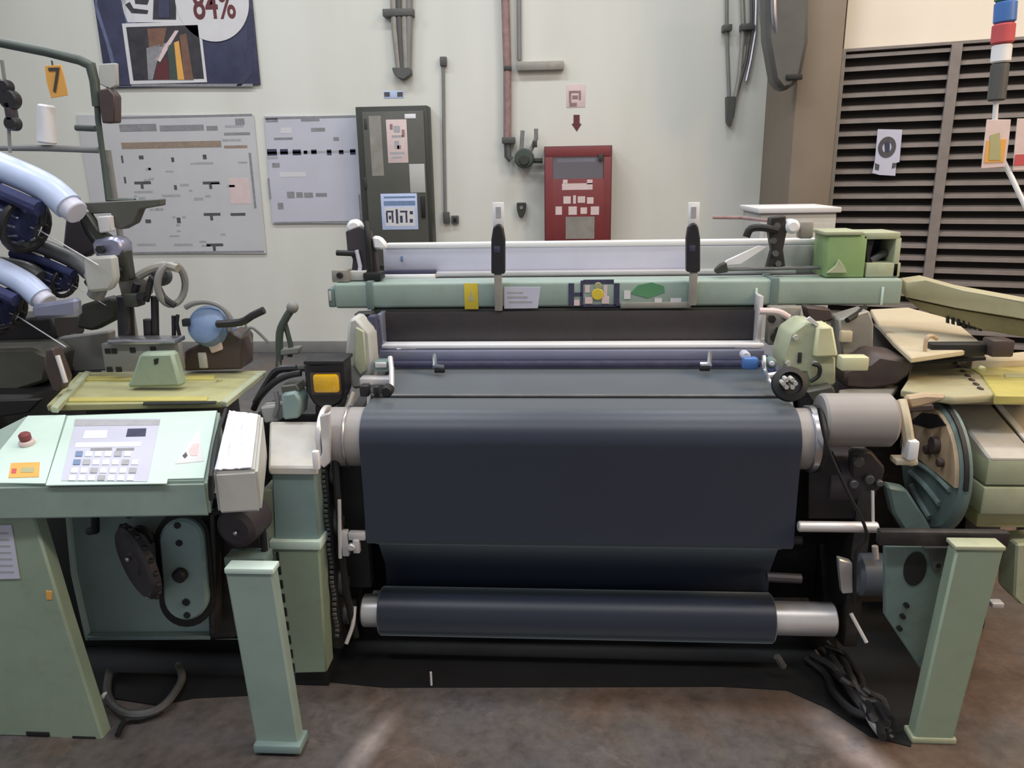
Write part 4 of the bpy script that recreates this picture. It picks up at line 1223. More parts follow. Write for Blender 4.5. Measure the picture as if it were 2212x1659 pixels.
for k in range(3):
    MB().tube([pcn + Vector((-0.004, -0.16 + 0.05 * k, -0.02 - 0.07 * k)), pcn + Vector((-0.005, -0.02 + 0.03 * k, -0.01 - 0.06 * k)), pcn + Vector((-0.004, 0.13 - 0.02 * k, -0.03 - 0.04 * k))], 0.010, 8, 4).build('rib', 'teal', pg)
MB().ptube([(1946, 866, 2.30), (1956, 910, 2.26), (1964, 960, 2.25), (1970, 1000, 2.26)], 0.017, 8, 4).build('strap', 'cream', pg)
MB().pbox(1962, 954, 1986, 996, 2.22, 0.05, 0.006).build('white_block', 'white', pg)
MB().pbox(1936, 994, 1984, 1006, 2.24, 0.05, 0.004).build('strap_foot', 'cream', pg)
MB().ppoly([(1916, 1050), (1960, 1058), (2000, 1120), (2020, 1158), (1960, 1158), (1930, 1110)], 2.30, 0.05, 0.008).build('lower_lip', 'teal_dark', pg)
MB().ppoly([(1958, 858), (2000, 852), (2048, 854), (2040, 866), (1990, 880), (1966, 884)], 2.29, 0.03, 0.008).build('top_lug', 'tan', pg)
MB().ppoly([(1944, 876), (2018, 874), (2018, 888), (1950, 892)], 2.37, 0.05, 0.004).build('dark_bar', 'brown', pg)

# --- cream end cabinet with sloping front
ek = thing('end_cabinet', 'cream end cabinet with sloping front at the loom right end', 'machine cabinet', Vector((at(2170, 1000, 2.3).x, 2.5, 0)))
e0, e1, e2 = at(2070, 870, 2.60), at(2112, 992, 2.30), at(2320, 992, 2.30)
zA, zB = e0.z, e1.z
xE = e2.x
def wedge(pts, x0a, x1a, name, mat, par, bev=0.006):
    return MB().prism([Vector((x0a, y, z)) for y, z in pts], (x1a - x0a, 0, 0), bev).build(name, mat, par)
xe = (e0.x + e1.x) / 2
wedge([(2.60, zA), (2.30, zB), (2.33, zB - 0.02), (2.62, zB - 0.02), (2.9, zB), (2.9, zA)], xe, xE, 'sloping_cover', 'beige', ek)
zC = at(2150, 1052, 2.30).z
zD = at(2150, 1112, 2.30).z
MB().box(xe, xE, 2.305, 2.9, zC + 0.004, zB - 0.003, 0.004).build('upper_panel', 'cream_green', ek)
MB().box(xe - 0.005, xE, 2.30, 2.9, zD, zC - 0.003, 0.006).build('lower_panel', 'cream_green', ek)
MB().box(xe + 0.005, xE, 2.33, 2.9, zD - 0.06, zD - 0.002, 0.01).build('underside', 'olive', ek)
sx = at(2190, 920, 2.45).x
wedge([(2.604, zA + 0.004), (2.296, zB - 0.002), (2.30, zB - 0.008), (2.61, zA - 0.004)], sx - 0.004, sx + 0.004, 'cover_seam', 'dark', ek, 0.001)
wedge([(2.606, zA + 0.006), (2.294, zB), (2.30, zB - 0.006), (2.61, zA - 0.002)], sx + 0.006, sx + 0.03, 'cover_edge', 'white', ek, 0.001)
MB().box(xe + 0.01, xE, 2.56, 2.92, zA + 0.004, zA + 0.024, 0.004).build('rear_ledge', 'tan', ek)
MB().box(xe + 0.12, xE, 2.60, 2.85, 0, zD - 0.06, 0.006).build('base', 'dark', ek)
MB().ppoly([(2196, 1176), (2260, 1172), (2250, 1310), (2206, 1308), (2190, 1290)], 2.32, 0.10, 0.006).build('rear_leg', 'cream_green', ek)
MB().pbox(2144, 1304, 2170, 1314, 2.2, 0.03, 0.003).build('bolt', 'alu', ek)
# ================================================================== CONTROL CONSOLE
c0, c1, c2 = at(-50, 1050, 1.90), at(445, 1040, 1.90), at(475, 884, 2.33)
c0.z = c1.z
CN = (c1 - c0).cross(c2 - c0).normalized()
if CN.z < 0:
    CN = -CN
def slope(pts, th, off=0.0, bev=0.0):
    p0 = c0 + CN * (off + th)
    return MB().prism([atp(x, y, p0, CN) for x, y in pts], -CN * th, bev)
con = thing('control_console', 'sage green control console with sloping keypad panel and wide leg', 'control console', Vector((at(200, 1500, 1.96).x, 2.05, 0)))
xl, xr = at(-60, 1080, 1.90).x, at(446, 1076, 1.90).x
zf0 = at(220, 1113, 1.90).z
def solid_from(top, low, bev=0.008):
    b = bmesh.new()
    t = [b.verts.new(p) for p in top]
    l = [b.verts.new(p) for p in low]
    b.faces.new(t); b.faces.new(l[::-1])
    for i in range(4):
        j = (i + 1) % 4
        b.faces.new((t[i], l[i], l[j], t[j]))
    bmesh.ops.recalc_face_normals(b, faces=b.faces)
    bmesh.ops.bevel(b, geom=b.edges[:], offset=bev, segments=2, affect='EDGES')
    return b
ct = [atp(x, y, c0, CN) for x, y in ((-260, 1054), (446, 1041), (475, 884), (54, 898))]
clw = [Vector((p.x, p.y, p.z - (c0.z - zf0))) for p in ct]
m = MB(); m._add(solid_from(ct, clw)); m.build('body', 'sage', con)
slope([(-56, 1042), (60, 898), (142, 896), (98, 1044)], 0.003, 0.0008).build('left_panel', 'mint', con)
kp = slope([(98, 1048), (146, 898), (468, 887), (440, 1032), (362, 1034), (360, 1044)], 0.004, 0.0008, 0.001).build('keypad_panel', 'mint', con)
slope([(132, 1038), (164, 904), (346, 904), (318, 1040)], 0.0015, 0.005).build('keypad', 'lilac', kp)
slope([(162, 906), (346, 906), (343, 918), (160, 920)], 0.001, 0.0066).build('keypad_header', 'ink_soft', kp)
slope([(276, 926), (316, 925), (314, 942), (272, 943)], 0.001, 0.0066).build('display', 'ink_navy', kp)
slope([(184, 930), (232, 929), (230, 946), (178, 947)], 0.001, 0.0066).build('display_frame', 'white', kp)
slope([(164, 956), (306, 954), (302, 964), (162, 966)], 0.001, 0.0066).build('white_band', 'white', kp)
kb = 0
for r, (y, n) in enumerate(((974, 6), (992, 7), (1010, 7), (1026, 7))):
    for i in range(n):
        x = 164 - r * 5 + i * 21
        mat = 'white' if (i * 3 + r) % 4 else 'ink_soft'
        if (r, i) in ((0, 0), (1, 0)):
            mat = 'blue_dull'
        slope([(x, y), (x + 15, y), (x + 13, y + 11), (x - 2, y + 11)], 0.0025, 0.0066, 0.0005).build('key', mat, kp)
slope([(196, 968), (242, 967), (241, 972), (195, 973)], 0.001, 0.0066).build('key_caption', 'ink_mid', kp)
slope([(252, 968), (290, 967), (289, 972), (251, 973)], 0.001, 0.0066).build('key_caption', 'ink_mid', kp)
p = atp(60, 962, c0, CN)
eb = MB().cyl(p + CN * 0.003, p + CN * 0.018, 0.022, n=28, bev=0.003).build('button_collar', 'pink', con)
MB().cyl(p + CN * 0.018, p + CN * 0.042, 0.0165, n=28, bev=0.005).build('emergency_button', 'red', eb)
slope([(18, 1032), (24, 1000), (86, 998), (84, 1030)], 0.001, 0.0042).build('orange_label', 'orange', con)
slope([(24, 1022), (26, 1012), (36, 1012), (34, 1022)], 0.0008, 0.0054).build('label_dot', 'red_print', con)
slope([(44, 1020), (46, 1010), (74, 1009), (72, 1020)], 0.0008, 0.0054).build('label_print', 'olive', con)
slope([(378, 1002), (430, 926), (440, 996)], 0.0012, 0.005, 0).build('warning_triangle', 'offwhite', con)
slope([(408, 972), (418, 958), (430, 958), (426, 984), (412, 984)], 0.0008, 0.0064).build('warning_symbol', 'pink', con)
slope([(394, 984), (402, 976), (405, 984), (399, 990)], 0.0008, 0.0064).build('warning_symbol', 'ink', con)
# leg panel and inner parts
lgp = MB().ppoly([(-240, 1108), (72, 1114), (140, 1340), (224, 1602), (60, 1592), (-240, 1584)], 1.905, 0.05, 0.006).build('leg_panel', 'sage_leg', con)
m = MB()
for x, y in ((80, 1588), (180, 1598)):
    m.pbox(x - 24, y - 6, x + 26, y + 3, 1.902, 0.02, 0.002)
m.build('vent_slot', 'black', lgp)
MB().ppoly([(98, 1276), (112, 1278), (112, 1296), (100, 1296)], 1.903, 0.003, 0.001).build('yellow_spot', 'orange', lgp)
ip = MB().ppoly([(146, 1112), (540, 1106), (540, 1380), (190, 1382), (158, 1240)], 2.20, 0.03, 0.004).build('inner_panel', 'teal_light', con)
MB().ppoly([(140, 1112), (148, 1112), (160, 1240), (192, 1384), (184, 1384), (152, 1240)], 2.18, 0.018, 0.002).build('panel_flange', 'mint', ip)
MB().ppoly([(186, 1376), (540, 1374), (540, 1382), (188, 1384)], 2.17, 0.028, 0.002).build('panel_lip', 'teal', ip)
MB().ppoly([(440, 1110), (560, 1106), (566, 1380), (452, 1384)], 2.17, 0.03, 0.004).build('dark_backplate', 'dark', ip)
MB().ptube([(206, 1112, 2.12), (206, 1146, 2.13), (192, 1148, 2.15)], 0.012, 8).build('hook', 'black', ip)
MB().pdisc(276, 1114, 8, 1.91, 0.03).build('bolt', 'black', con)
MB().box(at(40, 1300, 2.4).x, at(560, 1300, 2.4).x, 2.36, 2.41, 0, 0.60, 0.01).build('base', 'black', con)  # black box added to paint in the shade under the console

np_ = thing('notice_paper', 'lilac printed paper on front of the console leg at left edge', 'notice paper', at(10, 1250, 1.903))
MB().ppoly([(-60, 1136), (24, 1134), (42, 1250), (-50, 1252)], 1.901, 0.003, 0).build('sheet', 'paper_lilac', np_)
m = MB()
for i in range(7):
    y = 1150 + i * 14
    m.ppoly([(-50 + i, y), (18 + i * 2, y), (18 + i * 2, y + 4), (-50 + i, y + 4)], 1.9005, 0.001, 0)
m.build('print', 'ink_soft', np_)

# --- gear drive under the console: brown flywheel and oval green cover
gd = thing('gear_drive', 'brown flywheel beside an oval green cover with black knob, under console', 'gear drive', at(360, 1345, 2.1))
c = at(300, 1220, 2.05)
fw = MB().lathe([(0.0, 0.0), (0.034, 0.0), (0.040, 0.006), (0.098, 0.006), (0.112, 0.0), (0.120, 0.01), (0.120, 0.03), (0.0, 0.045)], c + Vector((-0.02, 0, 0)), (0.62, 0.78, 0.12), 40).build('flywheel', 'plum', gd)
m = MB()
for i in range(18):
    a = 2 * math.pi * i / 18
    q = Vector((0, 0, 1)).rotation_difference(Vector((0.62, 0.78, 0.12)).normalized()).to_matrix()
    o = c + Vector((-0.02, 0, 0)) + q @ Vector((0.121 * math.cos(a), 0.121 * math.sin(a), 0.02))
    m.ball(o, 0.009, n=8)
m.build('rim_teeth', 'dark', fw)
m = MB()
m.ball(at(276, 1208, 2.04), 0.008, n=10)
m.ball(at(318, 1290, 2.06), 0.007, n=10)
m.build('rivet', 'steel', fw)
MB().ptube([(282, 1156, 2.14), (300, 1142, 2.12), (320, 1152, 2.11), (332, 1170, 2.11)], 0.012, 8, 4).build('bracket_arm', 'cabinet_dark', gd)
def stadium(cx_, y0, y1, hw, dxb, n=12):
    pts = []
    for i in range(n + 1):
        a = math.pi - math.pi * i / n
        pts.append((cx_ + hw * math.cos(a), y0 + hw - hw * math.sin(a)))
    for i in range(n + 1):
        a = math.pi * i / n
        pts.append((cx_ + dxb + hw * math.cos(a), y1 - hw + hw * math.sin(a)))
    return pts
MB().ppoly(stadium(392, 1106, 1356, 60, 10), 2.09, 0.06, 0.004).build('belt_rim', 'black', gd)
cv = MB().ppoly(stadium(390, 1122, 1342, 48, 10), 2.07, 0.04, 0.008).build('oval_cover', 'teal', gd)
for x, y, r in ((382, 1136, 7), (386, 1174, 7), (401, 1302, 8), (403, 1330, 7)):
    MB().pdisc(x, y, r, 2.065, 0.008, 12, 0).build('cover_bolt', 'black', cv)
MB().pdisc(384, 1248, 15, 2.045, 0.03, bev=0.006).build('knob', 'black', cv)
MB().ppoly([(452, 1110), (464, 1110), (466, 1370), (454, 1370)], 2.10, 0.05, 0.003).build('side_strip', 'dark', gd)

mo = thing('electric_motor', 'plum black ribbed motor between oval green cover and front leg', 'motor', at(510, 1215, 2.15))
c = at(506, 1146, 2.03)
MB().lathe([(0, 0), (0.045, 0), (0.062, 0.012), (0.066, 0.05), (0.066, 0.11), (0, 0.11)], c, (0.12, 1, 0.05), 36).build('casing', 'plum', mo)
m = MB()
for i in range(16):
    a = 2 * math.pi * i / 16
    m.box(c.x + 0.064 * math.cos(a) - 0.004, c.x + 0.064 * math.cos(a) + 0.004, c.y + 0.045, c.y + 0.10, c.z + 0.064 * math.sin(a) - 0.004, c.z + 0.064 * math.sin(a) + 0.004, 0.002, 1)
m.build('cooling_fin', 'blackpl', mo)
m = MB(); m.ball(at(508, 1152, 2.02), 0.007, n=10); m.build('hub_bolt', 'steel', mo)
MB().ptube([(462, 1108, 2.05), (500, 1100, 2.06), (545, 1106, 2.07), (566, 1140, 2.09), (572, 1190, 2.1)], 0.010, 8, 4).build('cable', 'black', mo)
MB().pbox(484, 1206, 572, 1230, 2.05, 0.07, 0.004).build('mount', 'teal_dark', mo)
MB().pbox(480, 1094, 506, 1110, 2.05, 0.05, 0.006).build('terminal_box', 'black', mo)

# --- paper box beside the console
pb0 = thing('paper_box', 'white plastic-wrapped box with crumpled top beside the console', 'box', at(515, 1085, 2.02))
q = [atp(x, y, c0 + CN * 0.02, CN) for x, y in ((460, 1022), (556, 1016), (568, 894), (492, 886))]
bz = at(510, 1082, 2.0).z
m = MB(); m._add(solid_from(q, [Vector((p.x, p.y, bz + (p.z - q[0].z) * 0.6)) for p in q])); m.build('body', 'grey_light', pb0)
def crumple(corners, n, amp, name, mat, par):
    m = MB(); b = bmesh.new()
    g = [[None] * (n + 1) for _ in range(n + 1)]
    for i in range(n + 1):
        for j in range(n + 1):
            u, v = i / n, j / n
            p = corners[0] * (1 - u) * (1 - v) + corners[1] * u * (1 - v) + corners[2] * u * v + corners[3] * (1 - u) * v
            e = min(u, 1 - u, v, 1 - v)
            p = p + CN * (0.004 + amp * (random.random()) * (0.4 + min(1, e * 5)))
            g[i][j] = b.verts.new(p)
    for i in range(n):
        for j in range(n):
            b.faces.new((g[i][j], g[i + 1][j], g[i + 1][j + 1], g[i][j + 1]))
    r = bmesh.ops.extrude_face_region(b, geom=b.faces[:])
    for el in r['geom']:
        if isinstance(el, bmesh.types.BMVert):
            el.co -= CN * 0.003
    m._add(b)
    return m.build(name, mat, par)
cc = [atp(x, y, c0 + CN * 0.021, CN) for x, y in ((464, 1018), (544, 1014), (558, 898), (496, 890))]
crumple(cc, 12, 0.009, 'crumpled_paper', 'paper', pb0)
MB().tube([atp(x, y, c0 + CN * 0.03, CN) for x, y in ((488, 884), (472, 930), (461, 980), (456, 1020))] + [at(454, 1050, 1.89), at(456, 1080, 1.89)], 0.006, 8, 4).build('black_cord', 'black', pb0)

# ================================================================== LEFT TABLE, FEEDERS
zt_ = c2.z
ft = thing('feeder_table', 'yellow olive metal shelf table behind the console keypad', 'table', atz(340, 860, zt_ - 0.02))
MB().zpoly([(100, 874), (170, 804), (576, 800), (482, 866)], zt_ + 0.006, 0.025, 0.004).build('top', 'olive', ft)
MB().zpoly([(108, 879), (184, 800), (196, 802), (124, 880)], zt_ + 0.022, 0.02, 0.003).build('left_lip', 'cream_green', ft)
MB().zpoly([(186, 812), (466, 810), (462, 818), (182, 820)], zt_ + 0.012, 0.008, 0.002).build('ridge', 'olive_bright', ft)
MB().zpoly([(150, 858), (450, 856), (446, 864), (146, 866)], zt_ + 0.012, 0.008, 0.002).build('ridge', 'olive_bright', ft)
MB().zpoly([(476, 866), (558, 802), (574, 802), (490, 868)], zt_ + 0.014, 0.02, 0.003).build('right_lip', 'cream_green', ft)
MB().zpoly([(310, 868), (468, 866), (466, 871), (308, 874)], zt_ + 0.009, 0.003, 0).build('slot', 'black', ft)
p = atz(474, 824, zt_ + 0.006)
MB().cyl(p, p + Vector((0, 0, 0.008)), 0.01, n=12).build('screw', 'olive', ft)
a, b_ = atz(140, 870, zt_), atz(520, 810, zt_)
MB().box(a.x + 0.05, b_.x - 0.05, 2.42, 2.85, 0.6, zt_ - 0.02, 0.01).build('support_box', 'dark', ft)

# pale green bracket bolted on the shelf with back plate
mb_ = thing('mounting_bracket', 'pale green angled bracket with hole standing on the olive shelf', 'bracket', at(335, 838, 2.62))
MB().ppoly([(300, 764), (372, 762), (392, 836), (272, 838), (284, 812)], 2.525, 0.05, 0.010).build('body', 'sage_leg', mb_)
MB().ppoly([(332, 776), (342, 774), (340, 786), (333, 788)], 2.522, 0.004, 0).build('hole', 'black', mb_)
bp = MB().pbox(222, 742, 390, 800, 2.66, 0.03, 0.004).build('back_plate', 'grey', mb_)
MB().pbox(232, 734, 378, 744, 2.64, 0.08, 0.003).build('top_rail', 'steel', bp)
m = MB()
for x, y in ((232, 758), (246, 758), (286, 756), (236, 798), (256, 798), (330, 754)):
    m.pbox(x - 6, y - 5, x + 6, y + 6, 2.657, 0.006, 0.001)
m.build('slot_hole', 'black', bp)

# --- weft feeders
def weft_feeder(label, cx_, cy_, Y, s, mat_body):
    o = at(cx_, cy_, Y)
    t = thing('weft_feeder', label, 'yarn feeder', o - Vector((0, 0, 0.12 * s)), 'weft feeders on the left stand')
    A = Vector((0.90, -0.22, -0.30)).normalized()          # the feeder points down to the loom
    U = Vector((0, 0, 1)); U = (U - A * U.dot(A)).normalized()
    W = A.cross(U)
    def P3(a, u, w):
        return o + (A * a + U * u + W * w) * s
    # curved housing arm over the top
    pts = [P3(-0.26, 0.07, 0), P3(-0.16, 0.105, 0), P3(-0.02, 0.108, 0), P3(0.10, 0.10, 0), P3(0.17, 0.075, 0)]
    m = MB(); m.tube(pts, [0.040 * s, 0.044 * s, 0.042 * s, 0.036 * s, 0.026 * s] if False else 0.038 * s, 14, 5)
    hs = m.build('housing', mat_body, t)
    m = MB(); m.tube([P3(-0.24, 0.035, 0.045), P3(-0.06, 0.06, 0.045), P3(0.12, 0.055, 0.04)], 0.02 * s, 10, 4); m.build('side_rail', 'navy', hs)
    m = MB(); m.tube([P3(-0.27, -0.02, 0.075), P3(-0.10, 0.015, 0.085), P3(-0.02, 0.0, 0.085)], 0.032 * s, 12, 4); m.build('lower_rail', mat_body, hs)
    m = MB(); m.cyl(P3(0.16, 0.078, 0), P3(0.20, 0.066, 0), 0.032 * s, n=20, bev=0.004); m.build('end_cap', 'lilac', hs)
    # motor body and yarn drum
    m = MB(); m.lathe([(0, 0), (0.06 * s, 0), (0.075 * s, 0.02 * s), (0.078 * s, 0.09 * s), (0.068 * s, 0.12 * s), (0, 0.12 * s)], P3(-0.25, -0.02, 0), A, 30); m.build('motor', mat_body, t)
    m = MB(); m.lathe([(0, 0), (0.06 * s, 0), (0.062 * s, 0.01 * s), (0.058 * s, 0.03 * s), (0.054 * s, 0.12 * s), (0.05 * s, 0.15 * s), (0.035 * s, 0.17 * s), (0, 0.172 * s)], P3(-0.12, -0.02, 0), A, 30); dr = m.build('drum', 'navy', t)
    m = MB()
    for k in range(10):
        a = 2 * math.pi * k / 10
        m.tube([P3(-0.115, -0.02 + 0.06 * math.sin(a), 0.06 * math.cos(a)), P3(0.02, -0.02 + 0.053 * math.sin(a), 0.053 * math.cos(a)), P3(0.045, -0.02 + 0.04 * math.sin(a), 0.04 * math.cos(a))], 0.004 * s, 6)
    m.build('drum_finger', 'lilac_steel', dr)
    # brush ring and eyelet
    m = MB(); m.tube([P3(0.035, -0.02 + 0.07 * math.sin(2 * math.pi * k / 20), 0.07 * math.cos(2 * math.pi * k / 20)) for k in range(20)], 0.011 * s, 8, 0, True); m.build('brush_ring', 'blackpl', t)
    m = MB(); m.tube([P3(0.09, 0.07, 0), P3(0.09, 0.0, 0)], 0.009 * s, 8); m.tube([P3(0.09, -0.02 + 0.02 * math.sin(2 * math.pi * k / 14), 0.02 * math.cos(2 * math.pi * k / 14)) for k in range(14)], 0.005 * s, 6, 0, True); m.build('eyelet', 'dark', t)
    m = MB(); m.tube([P3(-0.14, 0.05, -0.06), P3(-0.13, -0.1, -0.05), P3(-0.10, -0.19, -0.02)], 0.014 * s, 8, 4); m.build('mount_arm', 'dark', t)
    m = MB(); m.tube([P3(0.05, -0.02, 0), P3(0.09, -0.02, 0), P3(0.30, -0.04, 0.02)], 0.002 * s, 6); m.build('yarn', 'offwhite', t)
    return t
weft_feeder('upper pale blue weft feeder with curved housing arm at left edge', 34, 462, 2.75, 1.35, 'blue_pale')
weft_feeder('lower pale blue weft feeder directly below the upper one', -6, 652, 2.70, 1.15, 'blue_pale')
weft_feeder('dull grey weft feeder right of the two pale blue ones', 128, 596, 2.84, 0.8, 'iron')

# flat plate arm and linkages beside the feeders
la = thing('feeder_bracket', 'dark flat plate arm and grey linkages right of the weft feeders', 'bracket', at(280, 740, 2.72))
MB().ppoly([(176, 438), (344, 430), (344, 444), (300, 452), (288, 482), (262, 496), (236, 488), (240, 460), (196, 462)], 2.76, 0.05, 0.003).build('plate', 'cabinet', la)
MB().ppoly([(166, 460), (186, 458), (212, 496), (246, 520), (262, 560), (244, 556), (206, 520)], 2.74, 0.04, 0.006).build('diagonal_arm', 'cabinet_dark', la)
MB().ppoly([(208, 468), (236, 466), (240, 500), (214, 504)], 2.73, 0.03, 0.004).build('white_clip', 'offwhite', la)
MB().ppoly([(196, 520), (240, 510), (262, 520), (266, 556), (230, 566), (200, 552)], 2.72, 0.08, 0.012).build('gear_head', 'lilac_steel', la)
MB().ppoly([(248, 548), (270, 540), (280, 606), (256, 610)], 2.72, 0.05, 0.006).build('dark_arm', 'cabinet_dark', la)
m = MB()
m.tube([at(370 + 30 * math.cos(2 * math.pi * k / 22), 614 + 44 * math.sin(2 * math.pi * k / 22), 2.74 + 0.04 * math.cos(2 * math.pi * k / 22)) for k in range(22)], 0.013, 8, 0, True)
m.build('guide_ring', 'grey', la)
MB().ptube([(300, 596, 2.74), (330, 580, 2.73), (360, 574, 2.73), (384, 580, 2.72)], 0.016, 8, 4).build('guide_arm', 'grey_warm', la)
MB().ptube([(316, 650, 2.73), (330, 600, 2.72), (352, 640, 2.72), (378, 660, 2.72)], 0.012, 8, 4).build('link_rod', 'dark', la)
for x0, y0, x1, y1, r in ((270, 640, 274, 732, 0.030), (296, 612, 284, 660, 0.014), (334, 640, 336, 732, 0.014), (375, 682, 376, 732, 0.008), (320, 690, 322, 732, 0.018)):
    MB().ptube([(x0, y0, 2.75), (x1, y1, 2.75)], r, 12).build('post', 'blackpl', la)
MB().pbox(266, 636, 296, 664, 2.70, 0.06, 0.006).build('post_clamp', 'cabinet_dark', la)
MB().ppoly([(170, 660), (236, 640), (256, 652), (250, 690), (200, 716), (160, 708)], 2.82, 0.06, 0.012).build('drive_case', 'cabinet_dark', la)
MB().ppoly([(64, 660), (164, 644), (168, 686), (70, 690)], 2.56, 0.04, 0.012).build('lower_case', 'lilac_steel', la)
MB().ppoly([(178, 556), (244, 552), (250, 604), (236, 628), (188, 632), (180, 600)], 2.66, 0.04, 0.010).build('cast_body', 'grey_light', la)
MB().ppoly([(140, 470), (196, 476), (204, 540), (176, 560), (132, 548)], 3.02, 0.06, 0.010).build('rear_case', 'plum', la)
MB().ppoly([(250, 600), (300, 590), (322, 606), (318, 640), (262, 646)], 2.79, 0.05, 0.008).build('side_case', 'grey_warm', la)
MB().pdisc(344, 596, 22, 2.78, 0.03, bev=0.006).build('guide_wheel', 'iron', la)
MB().ptube([(168, 440, 2.85), (190, 500, 2.84), (220, 540, 2.83)], 0.012, 8, 4).build('cable', 'black', la)
MB().ptube([(210, 560, 2.72), (220, 600, 2.72), (206, 640, 2.73)], 0.03, 10, 4).build('grey_sleeve', 'grey', la)
bolts([(214, 540), (250, 585), (236, 608), (190, 610), (226, 618), (302, 640)], 2.71, 9, 0.02, 'bolt', 'blackpl', la)

# --- stand frame of pipe with yellow number tag
fs_ = thing('feeder_stand', 'dark green bent pipe frame rising above the weft feeders', 'stand', Vector((at(240, 432, 2.9).x, 2.9, 0)))
m = MB(); m.ptube([(-160, 58, 2.9), (-40, 84, 2.9), (100, 112, 2.9), (172, 130, 2.9), (196, 142, 2.9), (204, 176, 2.9), (210, 230, 2.9)], 0.017, 12)
fr = m.build('pipe', 'grey_green', fs_)
MB().ptube([(206, 170, 2.9), (212, 260, 2.9), (224, 350, 2.9), (236, 432, 2.9), (262, 434, 2.9), (292, 434, 2.9)], 0.0105, 10).build('thin_rod', 'grey_green', fs_)
MB().ppoly([(212, 194), (234, 190), (247, 206), (247, 264), (220, 266), (214, 230)], 2.88, 0.05, 0.004).build('clamp', 'brown', fs_)
MB().ppoly([(212, 138), (250, 136), (252, 184), (238, 192), (214, 182)], 2.9, 0.02, 0.003).build('white_clip', 'grey_light', fs_)
MB().ptube([(-80, 318, 2.92), (100, 320, 2.92), (214, 324, 2.92)], 0.012, 10).build('crossbar', 'grey', fs_)
MB().ptube([(164, 276, 2.92), (206, 278, 2.92)], 0.011, 10).build('stub', 'grey_green', fs_)
m = MB(); m.cyl(at(102, 310, 2.92), at(100, 226, 2.92), 0.034, 0.030, 24, 0.006); m.build('white_cone', 'white', fs_)
x = at(-160, 400, 2.9).x
MB().cyl((x, 2.9, 1.09), (x, 2.9, at(-160, 58, 2.9).z + 0.02), 0.02, n=14).build('upright', 'grey_green', fs_)
a = at(214, 324, 2.95)
MB().cyl((a.x + 0.01, 2.99, 0.9), (a.x + 0.01, 2.99, a.z), 0.012, n=12).build('upright', 'grey', fs_)
nt_ = thing('number_tag', 'orange yellow tag marked 7 hanging from the pipe frame', 'tag', at(122, 212, 2.86))
MB().ppoly([(96, 142), (132, 140), (140, 172), (146, 206), (110, 212), (100, 176)], 2.86, 0.004, 0.001).build('card', 'orange', nt_)
text('number', '7', at(120, 176, 2.857), 0.085, 'brown', nt_, sx=0.8)
MB().ptube([(114, 144, 2.865), (112, 132, 2.885)], 0.003, 6).build('string', 'black', nt_)
hd = thing('tension_device', 'small black thread tensioner with round discs at far left edge', 'thread tensioner', at(16, 312, 2.8))
m = MB(); m.ptube([(4, 130, 2.8), (14, 200, 2.8), (22, 330, 2.8)], 0.006, 8); m.build('rod', 'grey', hd)
for x, y, r in ((4, 186, 14), (14, 214, 20), (20, 266, 15)):
    m = MB(); m.pdisc(x, y, r, 2.78, 0.04, bev=0.006); m.build('disc', 'blackpl', hd)
MB().pbox(8, 218, 24, 262, 2.78, 0.04, 0.006).build('body', 'plum', hd)

# --- blue-faced fan motor with dark box under it
fm = thing('fan_motor', 'dull blue round motor on brown box behind the olive shelf', 'motor', at(450, 805, 2.78))
c = at(440, 698, 2.74)
m = MB(); m.lathe([(0, 0), (0.05, 0.0), (0.072, 0.012), (0.078, 0.04), (0.078, 0.10), (0, 0.10)], c, (0.1, 0.9, -0.45), 36, 1.0); m.build('casing', 'blue_dull', fm)
m = MB(); m.tube([at(440 + 58 * math.cos(a), 698 - 46 * math.sin(a), 2.76) for a in [math.radians(d) for d in range(-20, 150, 17)]], 0.010, 8, 3); m.build('guard_hoop', 'grey', fm)
MB().ptube([(470, 700, 2.72), (520, 696, 2.70), (545, 682, 2.70), (570, 670, 2.70)], 0.014, 10, 3).build('handle', 'blackpl', fm)
MB().pbox(392, 690, 404, 706, 2.72, 0.03, 0.004).build('plug', 'black', fm)
bx = MB().ppoly([(398, 758), (440, 740), (500, 716), (522, 730), (522, 798), (396, 802)], 2.76, 0.12, 0.008).build('box', 'brown', fm)
MB().pbox(428, 762, 446, 796, 2.752, 0.02, 0.004).build('stay', 'grey_light', bx)
MB().ppoly([(448, 746), (476, 736), (480, 756), (456, 764)], 2.75, 0.02, 0.004).build('terminal', 'pink', bx)
MB().ptube([(390, 734, 2.74), (382, 700, 2.74), (384, 680, 2.74)], 0.007, 8).build('cable', 'black', fm)
m = MB(); m.ptube([(520, 730, 2.75), (540, 708, 2.75), (556, 716, 2.75), (580, 740, 2.75)], 0.006, 8, 4); m.ptube([(530, 700, 2.75), (545, 740, 2.75)], 0.005, 8); m.build('wire', 'grey', fm)

# --- levers
lv_ = thing('lever_assembly', 'upright dark lever with ball top behind the amber lamp', 'lever', at(610, 800, 2.75))
MB().ptube([(604, 776, 2.74), (604, 720, 2.74), (616, 690, 2.74), (630, 668, 2.74)], 0.014, 10, 3).build('arm', 'grey_green', lv_)
m = MB(); m.ball(at(632, 664, 2.74), 0.022, n=16); m.build('ball_top', 'grey', lv_)
MB().ptube([(616, 700, 2.75), (628, 745, 2.75), (626, 770, 2.75)], 0.010, 8).build('side_arm', 'grey_green', lv_)
MB().ppoly([(596, 756), (646, 750), (646, 764), (600, 770)], 2.73, 0.04, 0.004).build('base_bar', 'grey', lv_)
MB().ptube([(604, 770, 2.72), (606, 796, 2.70), (660, 796, 2.66)], 0.011, 8, 3).build('elbow', 'cabinet_dark', lv_)

